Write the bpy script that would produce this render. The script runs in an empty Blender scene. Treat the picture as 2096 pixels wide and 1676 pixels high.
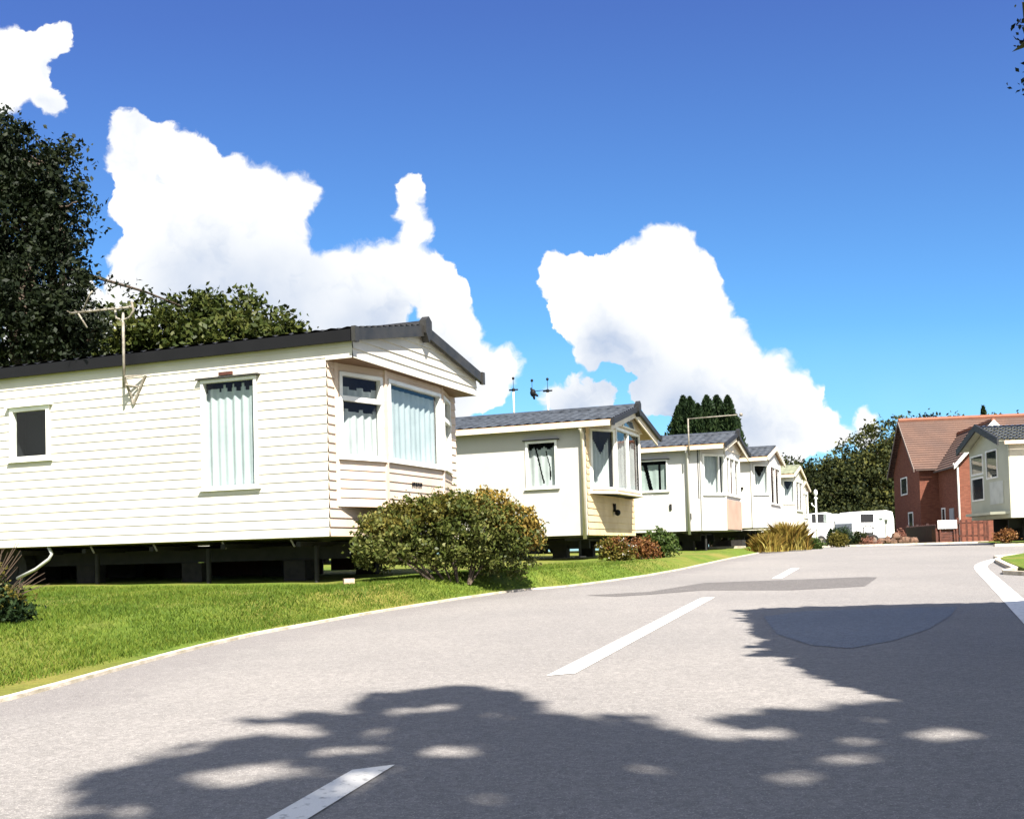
import bpy, math, random
import numpy as np
from mathutils import Matrix, Vector
random.seed(7); rng = np.random.default_rng(11)
scn = bpy.context.scene
C = bpy.data.collections.new('place'); scn.collection.children.link(C)
R = math.radians

# ------------------------------------------------------------------ camera
F = 2253.0; CX = 1048.0; CY = 1053.0; EYE = 0.85
camd = bpy.data.cameras.new('camera'); cam = bpy.data.objects.new('camera', camd); C.objects.link(cam)
CM = Matrix.Rotation(R(92.0), 4, 'X') @ Matrix.Rotation(R(-1.56), 4, 'Z')
cam.matrix_world = Matrix.Translation((0, 0, EYE)) @ CM
camd.sensor_width = 36; camd.lens = 36 * F / 2096; camd.shift_y = (CY - 838) / 2096
camd.clip_start = 0.05; camd.clip_end = 4000
scn.camera = cam
CR = CM.to_3x3()

# ------------------------------------------------------------------ exposure
scn.view_settings.view_transform = 'Standard'; scn.view_settings.look = 'None'
scn.view_settings.exposure = 1.75; scn.view_settings.gamma = 1.0
scn.view_settings.use_curve_mapping = False
scn.cycles.max_bounces = 6; scn.cycles.transparent_max_bounces = 12
scn.cycles.caustics_reflective = False; scn.cycles.caustics_refractive = False

# ------------------------------------------------------------------ sun
SEL = R(50); SX, SY = 0.356, -0.934
SUN = Vector((SX * math.cos(SEL), SY * math.cos(SEL), math.sin(SEL))).normalized()
sd = bpy.data.lights.new('sun', 'SUN'); sd.energy = 4.8; sd.angle = R(0.5); sd.color = (1.0, 0.94, 0.86)
so = bpy.data.objects.new('sun', sd); C.objects.link(so)
so.rotation_euler = SUN.to_track_quat('Z', 'Y').to_euler(); so.location = (10, -20, 30)

# ------------------------------------------------------------------ node helpers
class NT:
    def __init__(s, nt): s.t = nt; s.n = nt.nodes; s.l = nt.links
    def node(s, typ, **kw):
        n = s.n.new(typ)
        for k, v in kw.items(): setattr(n, k, v)
        return n
    def lk(s, a, b): s.l.new(a, b)
    def put(s, sock, v):
        if hasattr(v, 'is_output'): s.l.new(v, sock)
        elif v is not None: sock.default_value = v
    def m(s, op, a, b=None, c=None, clamp=False):
        n = s.n.new('ShaderNodeMath'); n.operation = op; n.use_clamp = clamp
        s.put(n.inputs[0], a)
        if b is not None: s.put(n.inputs[1], b)
        if c is not None: s.put(n.inputs[2], c)
        return n.outputs[0]
    def mix(s, f, a, b, blend='MIX'):
        n = s.n.new('ShaderNodeMix'); n.data_type = 'RGBA'; n.blend_type = blend
        s.put(n.inputs[0], f); s.put(n.inputs[6], a); s.put(n.inputs[7], b)
        return n.outputs[2]
    def mr(s, v, a, b, c=0.0, d=1.0, smooth=False):
        n = s.n.new('ShaderNodeMapRange'); n.clamp = True
        if smooth: n.interpolation_type = 'SMOOTHSTEP'
        s.put(n.inputs[0], v); n.inputs[1].default_value = a; n.inputs[2].default_value = b
        n.inputs[3].default_value = c; n.inputs[4].default_value = d
        return n.outputs[0]
    def noise(s, vec, scale, detail=4, rough=0.55, out=0):
        n = s.n.new('ShaderNodeTexNoise'); n.inputs['Scale'].default_value = scale
        n.inputs['Detail'].default_value = detail; n.inputs['Roughness'].default_value = rough
        if vec is not None: s.l.new(vec, n.inputs['Vector'])
        return n.outputs[out]

# ------------------------------------------------------------------ sky with cumulus clouds
def uvdir(px, py):
    d = CR @ Vector(((px - CX) / F, -(py - CY) / F, -1)); return d.x / d.y, d.z / d.y
world = bpy.data.worlds.new('World'); scn.world = world; world.use_nodes = True
w = NT(world.node_tree); w.n.clear()
out = w.node('ShaderNodeOutputWorld'); bg = w.node('ShaderNodeBackground')
sky = w.node('ShaderNodeTexSky'); sky.sky_type = 'NISHITA'; sky.sun_disc = False
sky.sun_elevation = SEL; sky.sun_rotation = math.atan2(SX, SY)
sky.air_density = 1.0; sky.dust_density = 0.3; sky.ozone_density = 3.0
tc = w.node('ShaderNodeTexCoord'); sp = w.node('ShaderNodeSeparateXYZ'); w.lk(tc.outputs['Generated'], sp.inputs[0])
ysafe = w.m('MAXIMUM', sp.outputs[1], 0.05)
u = w.m('DIVIDE', sp.outputs[0], ysafe); v = w.m('DIVIDE', sp.outputs[2], ysafe)
cb = w.node('ShaderNodeCombineXYZ'); w.lk(u, cb.inputs[0]); w.lk(v, cb.inputs[1]); P = cb.outputs[0]
def distort(P, scale, amp, detail):
    nc = w.noise(P, scale, detail, 0.6, 1)
    a = w.node('ShaderNodeVectorMath', operation='SUBTRACT'); w.lk(nc, a.inputs[0]); a.inputs[1].default_value = (.5, .5, .5)
    b = w.node('ShaderNodeVectorMath', operation='MULTIPLY'); w.lk(a.outputs[0], b.inputs[0]); b.inputs[1].default_value = (amp, amp, 0)
    c = w.node('ShaderNodeVectorMath', operation='ADD'); w.lk(P, c.inputs[0]); w.lk(b.outputs[0], c.inputs[1])
    return c.outputs[0]
PD = distort(distort(P, 20.0, 0.028, 3), 55.0, 0.022, 8)
def field(P, blobs, k=0.012):
    acc = None
    for (x, y, r) in blobs:
        cu, cv = uvdir(x, y)
        d = w.node('ShaderNodeVectorMath', operation='DISTANCE'); w.lk(P, d.inputs[0]); d.inputs[1].default_value = (cu, cv, 0)
        e = w.m('SUBTRACT', d.outputs['Value'], (r + 10) / F)
        acc = e if acc is None else w.m('SMOOTH_MIN', acc, e, k)
    return acc
cloudA = [(262,274,40),(325,300,52),(395,342,60),(465,375,52),(535,395,58),(600,400,44),(622,410,26),(250,335,28),(285,375,38),(262,420,32),(300,345,30),
 (330,450,72),(300,545,74),(255,610,45),(420,500,120),(525,480,88),(590,455,40),(560,600,115),(400,640,150),(700,555,52),
 (755,548,48),(730,640,100),(815,560,62),(838,392,20),(842,432,24),(848,478,32),(882,552,36),(905,610,52),(930,690,58),(950,755,64),
 (1030,752,36),(860,790,115),(985,800,45),(690,750,150),(120,690,120)]
cloudB = [(1132,568,28),(1185,562,38),(1245,562,40),(1300,535,40),(1343,498,40),(1392,510,40),(1425,555,40),(1335,600,78),
 (1220,620,52),(1425,620,60),(1482,682,48),(1300,685,68),(1385,720,78),(1510,735,58),(1575,765,40),(1610,800,48),(1655,812,24),
 (1450,800,88),(1540,860,78),(1640,855,42),(1350,800,56),(1690,880,42),(1600,900,60),(1150,610,24),(1172,660,32),(1215,712,34),(1170,600,30),(1778,852,14),(1770,885,24)]
cloudC = [(1190,800,32),(1130,812,26),(1232,812,22),(1170,840,40),
 (15,105,52),(65,100,38),(112,80,24),(128,72,16),(55,160,46),(0,190,55),(95,205,24),(112,210,14)]
fA = field(PD, cloudA + cloudB + cloudC)
edge = w.noise(P, 9.0, 3, 0.5)
soft = w.mr(edge, 0.42, 0.72, 0.002, 0.014)
mask = w.m('DIVIDE', w.m('SUBTRACT', 0.0, fA), soft); mask = w.mr(mask, 0.0, 1.0, 0, 1, True)
# unseen bright broken cloud behind the view, added as neutral fill light
nz = w.noise(tc.outputs['Generated'], 2.2, 7, 0.6)
fill_cloud = w.m('MULTIPLY', w.mr(nz, 0.44, 0.56, 0, 1, True), w.mr(sp.outputs[1], 0.12, -0.1, 0, 1))
mask = w.m('MULTIPLY', mask, w.mr(sp.outputs[1], 0.1, 0.2, 0, 1))

# thin milky veil low down
veil = w.m('MULTIPLY', w.mr(v, 0.20, 0.0, 0.0, 0.42), w.mr(w.noise(P, 3.0, 4), 0.35, 0.6, 0.35, 1))
gray = field(P, [(430,610,80),(560,630,70),(720,700,50),(880,780,30)], 0.03)
gray2 = field(P, [(1285,780,45),(1400,845,45),(1240,720,16),(1180,850,30),(1540,880,25)], 0.03)
gs = w.m('MAXIMUM', w.mr(gray, 0.06, -0.02, 0, 0.9, True), w.mr(gray2, 0.04, -0.02, 0, 1.0, True))
gs = w.m('ADD', w.m('MULTIPLY', gs, w.mr(w.noise(P, 12.0, 5), 0.3, 0.7, 0.5, 1.0)), w.mr(w.noise(PD, 16.0, 5), 0.50, 0.75, 0.0, 0.5))
ccol = w.mix(gs, (0.335, 0.335, 0.33, 1), (0.160, 0.190, 0.245, 1))
ssc = w.node('ShaderNodeVectorMath', operation='MULTIPLY'); w.lk(sky.outputs[0], ssc.inputs[0])
SKYK = 0.046
ssc.inputs[1].default_value = (SKYK*0.93, SKYK*0.93, SKYK*1.22)
tint = w.mix(w.mr(v, 0.18, 0.50), (0.54, 1.0, 0.98, 1), (0.53, 0.70, 0.90, 1))
base = w.mix(veil, w.mix(1.0, ssc.outputs[0], tint, 'MULTIPLY'), (0.21, 0.27, 0.32, 1))
fin = w.mix(mask, base, ccol)
fin = w.mix(fill_cloud, fin, (0.50, 0.52, 0.50, 1))
w.lk(fin, bg.inputs['Color']); bg.inputs['Strength'].default_value = 1.0
w.lk(bg.outputs[0], out.inputs[0])

# ------------------------------------------------------------------ materials
MATS = {}
def pmat(name, col, rough=0.7, col2=None, nscale=3.0, bump=0.0, bscale=60.0, metal=0.0, spec=0.4, ndetail=5, lo=0.4, hi=0.65):
    m = bpy.data.materials.new(name); m.use_nodes = True; t = NT(m.node_tree)
    b = t.n['Principled BSDF']; b.inputs['Roughness'].default_value = rough; b.inputs['Metallic'].default_value = metal
    b.inputs['Specular IOR Level'].default_value = spec
    co = t.node('ShaderNodeTexCoord').outputs['Object']
    if col2 is None: col2 = tuple(c * 0.82 for c in col)
    f = t.mr(t.noise(co, nscale, ndetail), lo, hi)
    t.lk(t.mix(f, col + (1,), col2 + (1,)), b.inputs['Base Color'])
    if bump:
        bn = t.node('ShaderNodeBump'); bn.inputs['Strength'].default_value = bump; bn.inputs['Distance'].default_value = 0.01
        t.lk(t.noise(co, bscale, 4), bn.inputs['Height']); t.lk(bn.outputs[0], b.inputs['Normal'])
    MATS[name] = m; return m
white_side = pmat('cream siding', (0.58, 0.55, 0.475), 0.5, (0.52, 0.485, 0.41), 1.5, 0.1, 30)
pink_side = pmat('blush siding', (0.58, 0.46, 0.36), 0.55, (0.50, 0.39, 0.30), 2)
pink_panel = pmat('pink panel', (0.42, 0.29, 0.22), 0.6, (0.36, 0.24, 0.18), 2)
grey_panel = pmat('pale grey panel', (0.44, 0.425, 0.39), 0.5, (0.40, 0.385, 0.35), .8)
white_panel = pmat('white panel', (0.52, 0.505, 0.48), 0.5, (0.47, 0.455, 0.43), .8)
tan_side = pmat('tan siding', (0.62, 0.47, 0.27), 0.6, (0.52, 0.38, 0.21), 2)
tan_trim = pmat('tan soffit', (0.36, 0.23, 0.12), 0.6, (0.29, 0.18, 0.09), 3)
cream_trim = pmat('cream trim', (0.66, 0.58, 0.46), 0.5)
upvc = pmat('white window plastic', (0.78, 0.77, 0.72), 0.35)
black_trim = pmat('black plastic trim', (0.007, 0.007, 0.008), 0.6, spec=0.15)
dark_trim = pmat('weathered dark trim', (0.030, 0.028, 0.024), 0.5, (0.016, 0.016, 0.015), 5)
roof_dark = pmat('dark roof tile', (0.014, 0.015, 0.017), 0.6, (0.008, 0.008, 0.009), 5, 0.3, 80)
roof_blue = pmat('slate grey roof tile', (0.040, 0.048, 0.062), 0.5, (0.014, 0.018, 0.025), 5, 0.3, 60)
roof_green = pmat('lichened roof tile', (0.17, 0.18, 0.12), 0.7, (0.11, 0.12, 0.08), 4)
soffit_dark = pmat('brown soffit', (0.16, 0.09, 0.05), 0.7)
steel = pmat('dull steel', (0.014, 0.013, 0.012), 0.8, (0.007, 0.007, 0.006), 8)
alu = pmat('weathered aluminium', (0.24, 0.22, 0.18), 0.6, (0.14, 0.12, 0.09), 15)
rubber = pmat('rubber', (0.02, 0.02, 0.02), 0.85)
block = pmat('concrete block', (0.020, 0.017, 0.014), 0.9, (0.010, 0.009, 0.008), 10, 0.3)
concrete = pmat('concrete', (0.46, 0.41, 0.33), 0.9, (0.30, 0.26, 0.2), 6, 0.4, 60)
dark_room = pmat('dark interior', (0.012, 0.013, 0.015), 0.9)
bark = pmat('bark', (0.09, 0.065, 0.045), 0.9, (0.04, 0.03, 0.022), 12, 0.6, 30)
curtain = pmat('net curtain', (0.42, 0.46, 0.46), 0.9, (0.37, 0.41, 0.41), 4)
curtain_b = pmat('white curtain', (0.42, 0.44, 0.43), 0.9)
pipe_white = pmat('white pipe', (0.4, 0.4, 0.38), 0.6)
curtain_g = pmat('grey green curtain', (0.32, 0.37, 0.34), 0.9)
plastic_w = pmat('white caravan shell', (0.78, 0.78, 0.76), 0.35, (0.70, 0.70, 0.68), 1)
plastic_g = pmat('grey caravan shell', (0.38, 0.38, 0.37), 0.4)
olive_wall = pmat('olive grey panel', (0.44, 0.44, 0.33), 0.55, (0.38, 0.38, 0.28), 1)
timber = pmat('red brown timber', (0.10, 0.030, 0.018), 0.75, (0.05, 0.016, 0.01), 6, 0.3, 30)
timber_d = pmat('dark timber', (0.04, 0.014, 0.012), 0.8, (0.025, 0.009, 0.008), 6)
sign_white = pmat('sign white', (0.82, 0.80, 0.78), 0.4)
stone = pmat('garden stone', (0.15, 0.085, 0.055), 0.95, (0.05, 0.03, 0.02), 6, 0.5, 20)
paint = pmat('road paint', (0.66, 0.64, 0.60), 0.7, (0.30, 0.29, 0.27), 26, 0.4, 150, lo=0.56, hi=0.70)
lamp_white = pmat('lamp glass', (0.85, 0.85, 0.85), 0.3)

def glass_mat():
    m = bpy.data.materials.new('window glass'); m.use_nodes = True; t = NT(m.node_tree); t.n.clear()
    o = t.node('ShaderNodeOutputMaterial'); g = t.node('ShaderNodeBsdfGlossy'); g.inputs['Roughness'].default_value = 0.02
    tr = t.node('ShaderNodeBsdfTransparent'); tr.inputs[0].default_value = (0.86, 0.90, 0.90, 1)
    fr = t.node('ShaderNodeLayerWeight'); fr.inputs[0].default_value = 0.5
    mx = t.node('ShaderNodeMixShader'); t.lk(t.m('MULTIPLY_ADD', t.m('POWER', fr.outputs['Facing'], 3.5), 0.75, 0.02), mx.inputs[0]); t.lk(tr.outputs[0], mx.inputs[1]); t.lk(g.outputs[0], mx.inputs[2])
    t.lk(mx.outputs[0], o.inputs[0]); return m
glass = glass_mat()

def leafmat(name, cols, rough=0.5, trans=0.3):
    m = bpy.data.materials.new(name); m.use_nodes = True; t = NT(m.node_tree)
    b = t.n['Principled BSDF']; o = t.n['Material Output']; b.inputs['Roughness'].default_value = rough
    b.inputs['Specular IOR Level'].default_value = 0.14
    g = t.node('ShaderNodeNewGeometry'); co = t.node('ShaderNodeTexCoord').outputs['Object']
    f = t.m('ADD', t.m('MULTIPLY', g.outputs['Random Per Island'], 0.6), t.m('MULTIPLY', t.mr(t.noise(co, 0.9, 3), 0.3, 0.7), 0.4))
    cr = t.node('ShaderNodeValToRGB'); els = cr.color_ramp.elements
    while len(els) < len(cols): els.new(0.5)
    for i, c in enumerate(cols):
        els[i].position = i / (len(cols) - 1); els[i].color = c + (1,)
    t.lk(f, cr.inputs[0]); t.lk(cr.outputs[0], b.inputs['Base Color'])
    tl = t.node('ShaderNodeBsdfTranslucent'); t.lk(cr.outputs[0], tl.inputs[0])
    mx = t.node('ShaderNodeMixShader'); mx.inputs[0].default_value = trans
    t.lk(b.outputs[0], mx.inputs[1]); t.lk(tl.outputs[0], mx.inputs[2]); t.lk(mx.outputs[0], o.inputs[0])
    return m
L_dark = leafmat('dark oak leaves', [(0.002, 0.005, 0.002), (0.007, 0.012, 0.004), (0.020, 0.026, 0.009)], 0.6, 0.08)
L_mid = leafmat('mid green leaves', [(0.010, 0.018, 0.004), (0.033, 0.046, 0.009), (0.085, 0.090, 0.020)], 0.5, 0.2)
L_far = leafmat('far wood leaves', [(0.004, 0.008, 0.002), (0.014, 0.020, 0.005), (0.055, 0.058, 0.012)], 0.7, 0.12)
L_con = leafmat('conifer needles', [(0.005, 0.012, 0.005), (0.012, 0.026, 0.008), (0.028, 0.045, 0.012)], 0.7, 0.1)
L_bush = leafmat('laurel leaves', [(0.016, 0.028, 0.006), (0.065, 0.080, 0.016), (0.20, 0.19, 0.06)], 0.45, 0.25)
L_gold = leafmat('golden tips', [(0.07, 0.05, 0.01), (0.22, 0.15, 0.03), (0.46, 0.34, 0.09)], 0.5, 0.3)
L_olive = leafmat('olive leaves', [(0.045, 0.042, 0.009), (0.10, 0.09, 0.016), (0.20, 0.16, 0.035)], 0.5, 0.3)
L_red = leafmat('russet leaves', [(0.05, 0.02, 0.01), (0.15, 0.06, 0.022), (0.30, 0.17, 0.05)], 0.5, 0.25)
L_grassy = leafmat('straw blades', [(0.09, 0.06, 0.012), (0.20, 0.12, 0.025), (0.24, 0.20, 0.04), (0.34, 0.28, 0.09)], 0.6, 0.3)
L_green = leafmat('fresh green leaves', [(0.018, 0.035, 0.008), (0.045, 0.075, 0.016), (0.10, 0.13, 0.03)], 0.5, 0.3)
L_grass = leafmat('grass blades', [(0.030, 0.066, 0.006), (0.080, 0.130, 0.013), (0.18, 0.20, 0.03)], 0.6, 0.3)
L_white = leafmat('shrub flowers', [(0.55, 0.50, 0.45), (0.7, 0.66, 0.6)], 0.6, 0.2)
L_pink = leafmat('pink flowers', [(0.12, 0.05, 0.035), (0.36, 0.17, 0.12)], 0.6, 0.2)

def asphalt_mat(name, c1, c2, dark=False):
    m = bpy.data.materials.new(name); m.use_nodes = True; t = NT(m.node_tree); b = t.n['Principled BSDF']
    b.inputs['Roughness'].default_value = 0.85; b.inputs['Specular IOR Level'].default_value = 0.3
    co = t.node('ShaderNodeTexCoord').outputs['Object']
    vo = t.node('ShaderNodeTexVoronoi'); vo.inputs['Scale'].default_value = 62; t.lk(co, vo.inputs[0])
    big = t.mr(t.noise(co, 0.35, 5, 0.6), 0.38, 0.66)
    mid = t.noise(co, 14.0, 6, 0.7)
    col = t.mix(big, c1 + (1,), c2 + (1,))
    col = t.mix(t.mr(mid, 0.35, 0.72, 0, 0.5), col, tuple(x * 0.62 for x in c2) + (1,))
    sep = t.node('ShaderNodeSeparateColor'); t.lk(vo.outputs['Color'], sep.inputs[0])
    col = t.mix(t.mr(sep.outputs[0], 0.0, 1.0, 0.0, 0.55), col, tuple(x * 0.38 for x in c1) + (1,))
    if not dark:
        ea = t.node('ShaderNodeAttribute', attribute_name='edge').outputs['Fac']
        ew = t.m('ADD', ea, t.m('MULTIPLY_ADD', t.noise(co, 1.6, 5, .65), 1.4, -.7))
        col = t.mix(t.mr(ew, 0.75, 0.25, 0, 0.55, True), col, (0.125, 0.115, 0.112, 1))
        st = t.mr(t.noise(co, 0.9, 6, .7), 0.60, 0.74, 0, .35)
        col = t.mix(st, col, (0.13, 0.12, 0.115, 1))
        vc = t.node('ShaderNodeTexVoronoi', feature='DISTANCE_TO_EDGE'); vc.inputs['Scale'].default_value = 0.55
        cv = t.node('ShaderNodeVectorMath', operation='ADD'); t.lk(co, cv.inputs[0]); t.lk(t.noise(co, 3.0, 5, .6, 1), cv.inputs[1]); t.lk(cv.outputs[0], vc.inputs[0])
        crk = t.m('MULTIPLY', t.mr(vc.outputs['Distance'], 0.0, 0.006, .5, 0), t.mr(t.noise(co, 0.4, 2), .5, .6))
        col = t.mix(crk, col, (0.06, 0.055, 0.05, 1))
    fine = t.noise(co, 170, 2)
    col = t.mix(t.mr(fine, 0.58, 0.68, 0, 0.7), col, (0.42, 0.39, 0.36, 1))
    t.lk(col, b.inputs['Base Color'])
    bn = t.node('ShaderNodeBump'); bn.inputs['Strength'].default_value = 0.35; bn.inputs['Distance'].default_value = 0.006
    t.lk(t.m('ADD', vo.outputs['Distance'], t.noise(co, 120, 3)), bn.inputs['Height']); t.lk(bn.outputs[0], b.inputs['Normal'])
    return m
asphalt = asphalt_mat('worn asphalt', (0.238, 0.223, 0.208), (0.186, 0.176, 0.168))
asphalt_old = asphalt_mat('asphalt patch', (0.115, 0.106, 0.10), (0.09, 0.083, 0.08), True)

def lawn_mat():
    m = bpy.data.materials.new('lawn'); m.use_nodes = True; t = NT(m.node_tree); b = t.n['Principled BSDF']
    b.inputs['Roughness'].default_value = 0.9; b.inputs['Specular IOR Level'].default_value = 0.15
    co = t.node('ShaderNodeTexCoord').outputs['Object']
    a = t.mr(t.noise(co, 0.55, 5, 0.6), 0.45, 0.68); bb = t.mr(t.noise(co, 9, 6, 0.7), 0.3, 0.7)
    c = t.mix(bb, (0.045, 0.080, 0.009, 1), (0.12, 0.165, 0.020, 1))
    c = t.mix(t.m('MULTIPLY', a, 0.65), c, (0.21, 0.16, 0.045, 1))
    t.lk(c, b.inputs['Base Color'])
    bn = t.node('ShaderNodeBump'); bn.inputs['Strength'].default_value = 0.8; bn.inputs['Distance'].default_value = 0.03
    t.lk(t.noise(co, 25, 6, 0.7), bn.inputs['Height']); t.lk(bn.outputs[0], b.inputs['Normal'])
    return m
lawnm = lawn_mat()
gravel = pmat('sandy gravel', (0.42, 0.33, 0.19), 0.95, (0.20, 0.17, 0.08), 25, 0.8, 90)
edging = pmat('concrete edging', (0.52, 0.46, 0.38), 0.85, (0.32, 0.28, 0.2), 7, 0.4, 70)
earth = pmat('dark earth', (0.05, 0.04, 0.028), 0.95, (0.03, 0.025, 0.018), 3, 0.5, 20)

def brick_mat():
    m = bpy.data.materials.new('red brick'); m.use_nodes = True; t = NT(m.node_tree); b = t.n['Principled BSDF']
    b.inputs['Roughness'].default_value = 0.9; b.inputs['Specular IOR Level'].default_value = 0.08
    geo = t.node('ShaderNodeTexCoord').outputs['Object']; sx = t.node('ShaderNodeSeparateXYZ'); t.lk(geo, sx.inputs[0])
    cm = t.node('ShaderNodeCombineXYZ'); t.lk(t.m('ADD', sx.outputs[0], sx.outputs[1]), cm.inputs[0]); t.lk(sx.outputs[2], cm.inputs[1])
    br = t.node('ShaderNodeTexBrick'); t.lk(cm.outputs[0], br.inputs[0])
    br.inputs['Color1'].default_value = (0.200, 0.072, 0.045, 1); br.inputs['Color2'].default_value = (0.120, 0.040, 0.027, 1)
    br.inputs['Mortar'].default_value = (0.10, 0.055, 0.04, 1); br.inputs['Scale'].default_value = 1.0
    br.inputs['Brick Width'].default_value = 0.225; br.inputs['Row Height'].default_value = 0.075; br.inputs['Mortar Size'].default_value = 0.008
    f = t.mr(t.noise(geo, 1.3, 5), 0.35, 0.7, 0, 0.4)
    t.lk(t.mix(f, br.outputs['Color'], (0.16, 0.07, 0.045, 1)), b.inputs['Base Color']); return m
brick = brick_mat()
def tile_mat():
    m = bpy.data.materials.new('clay tile'); m.use_nodes = True; t = NT(m.node_tree); b = t.n['Principled BSDF']
    b.inputs['Roughness'].default_value = 0.85
    co = t.node('ShaderNodeTexCoord').outputs['Object']
    f = t.mr(t.noise(co, 0.5, 6, 0.65), 0.35, 0.65); g = t.mr(t.noise(co, 7, 3), 0.3, 0.7, 0, .5)
    c = t.mix(f, (0.130, 0.070, 0.047, 1), (0.088, 0.052, 0.040, 1)); c = t.mix(g, c, (0.075, 0.042, 0.03, 1))
    t.lk(c, b.inputs['Base Color']); return m
clay = tile_mat()
ridge_red = pmat('red ridge tile', (0.21, 0.08, 0.045), 0.8)

# ------------------------------------------------------------------ object helpers
def tag(o, label=None, cat=None, group=None, kind=None):
    if label: o['label'] = label
    if cat: o['category'] = cat
    if group: o['group'] = group
    if kind: o['kind'] = kind
    return o
def empty(name, loc, rz=0.0):
    o = bpy.data.objects.new(name, None); C.objects.link(o); o.location = loc; o.rotation_euler = (0, 0, rz)
    o.empty_display_size = 0.2; return o
def V3(a, b, c): return Vector((a, b, c))
class MB:
    def __init__(s): s.v = []; s.f = []; s.mi = []; s.mats = []; s.cur = 0
    def use(s, mat):
        if mat not in s.mats: s.mats.append(mat)
        s.cur = s.mats.index(mat); return s
    def face(s, pts):
        n = len(s.v); s.v += [tuple(p) for p in pts]; s.f.append(tuple(range(n, n + len(pts)))); s.mi.append(s.cur)
    def box(s, x0, x1, y0, y1, z0, z1):
        s.obox(Vector((0, 0, 0)), Vector((1, 0, 0)), Vector((0, 1, 0)), x0, x1, y0, y1, z0, z1)
    def obox(s, p, dx, dy, a0, a1, b0, b1, z0, z1, dz=Vector((0, 0, 1))):
        c = [p + dx * a + dy * b + dz * z for z in (z0, z1) for (a, b) in ((a0, b0), (a1, b0), (a1, b1), (a0, b1))]
        n = len(s.v); s.v += [tuple(q) for q in c]
        fl = [(0, 3, 2, 1), (4, 5, 6, 7), (0, 1, 5, 4), (1, 2, 6, 5), (2, 3, 7, 6), (3, 0, 4, 7)]
        if dx.cross(dy).dot(dz) < 0: fl = [q[::-1] for q in fl]
        s.f += [tuple(n + i for i in q) for q in fl]; s.mi += [s.cur] * 6
    def prism(s, base, off):
        b = [Vector(q) for q in base]; t = [q + Vector(off) for q in b]; k = len(b)
        s.face(b[::-1]); s.face(t)
        for i in range(k): s.face([b[i], b[(i + 1) % k], t[(i + 1) % k], t[i]])
    def tube(s, pts, r, n=8, r1=None):
        pts = [Vector(p) for p in pts]; m = len(pts); base = len(s.v)
        for i, p in enumerate(pts):
            d = (pts[min(i + 1, m - 1)] - pts[max(i - 1, 0)]).normalized()
            a = d.orthogonal().normalized(); b = d.cross(a)
            if i and (a.dot(pa) < 0.99):
                a = (pa - d * pa.dot(d)).normalized(); b = d.cross(a)
            pa = a
            rr = r if r1 is None else r + (r1 - r) * i / (m - 1)
            for k in range(n):
                t = 2 * math.pi * k / n; s.v.append(tuple(p + (a * math.cos(t) + b * math.sin(t)) * rr))
        for i in range(m - 1):
            for k in range(n):
                k2 = (k + 1) % n
                s.f.append((base + i * n + k, base + i * n + k2, base + (i + 1) * n + k2, base + (i + 1) * n + k)); s.mi.append(s.cur)
        s.f.append(tuple(base + k for k in range(n))[::-1]); s.mi.append(s.cur)
        s.f.append(tuple(base + (m - 1) * n + k for k in range(n))); s.mi.append(s.cur)
    def ball(s, c, r, nu=10, nv=6, sz=1.0):
        base = len(s.v)
        for j in range(nv + 1):
            ph = math.pi * j / nv
            for i in range(nu):
                th = 2 * math.pi * i / nu
                s.v.append((c[0] + r * math.sin(ph) * math.cos(th), c[1] + r * math.sin(ph) * math.sin(th), c[2] + r * sz * math.cos(ph)))
        for j in range(nv):
            for i in range(nu):
                i2 = (i + 1) % nu; s.f.append((base + j * nu + i, base + (j + 1) * nu + i, base + (j + 1) * nu + i2, base + j * nu + i2)); s.mi.append(s.cur)
    def build(s, name, mat=None, parent=None, smooth=False):
        me = bpy.data.meshes.new(name); me.from_pydata(s.v, [], s.f)
        if s.mats:
            for m in s.mats: me.materials.append(m)
            me.polygons.foreach_set('material_index', s.mi)
        else: me.materials.append(mat)
        if smooth: me.polygons.foreach_set('use_smooth', [True] * len(me.polygons))
        me.update(); o = bpy.data.objects.new(name, me); C.objects.link(o)
        if parent: o.parent = parent
        return o
def npmesh(name, verts, faces, mats, parent=None, mi=None):
    me = bpy.data.meshes.new(name); nv, nf, k = len(verts), len(faces), faces.shape[1]
    me.vertices.add(nv); me.vertices.foreach_set('co', verts.astype(np.float32).ravel())
    me.loops.add(nf * k); me.loops.foreach_set('vertex_index', faces.astype(np.int32).ravel())
    me.polygons.add(nf); me.polygons.foreach_set('loop_start', np.arange(0, nf * k, k, dtype=np.int32))
    for m in mats: me.materials.append(m)
    if mi is not None: me.polygons.foreach_set('material_index', mi.astype(np.int32))
    me.update(calc_edges=True); me.validate()
    o = bpy.data.objects.new(name, me); C.objects.link(o)
    if parent: o.parent = parent
    return o

# ------------------------------------------------------------------ ground shape
def prof(y):
    if y < 24: return 0.0225 * y
    if y < 42: t = y - 24; return 0.54 + 0.0225 * t - 0.0225 * t * t / 36
    return 0.7425
def ray(px, py): return CR @ Vector(((px - CX) / F, -(py - CY) / F, -1))
def at(px, py, Y):
    d = ray(px, py); return Vector((0, 0, EYE)) + d * (Y / d.y)
def gp(px, py, off=0.0):
    d = ray(px, py); lo = 1.0
    y = 1.0
    while y < 200:
        if EYE + d.z / d.y * y <= prof(y) + off: break
        y += 0.05
    return Vector((d.x / d.y * y, y, prof(y)))
def project(p):
    q = CR.transposed() @ (Vector(p) - Vector((0, 0, EYE)))
    return CX + F * q.x / -q.z, CY - F * q.y / -q.z
edge_px = [(0,1440),(90,1415),(220,1380),(400,1330),(530,1299),(620,1282),(750,1258),(950,1225),(1060,1209),(1160,1201),(1240,1191),(1330,1178),(1400,1165),(1480,1147),(1550,1133)]
ep = [gp(*p) for p in edge_px]
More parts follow.
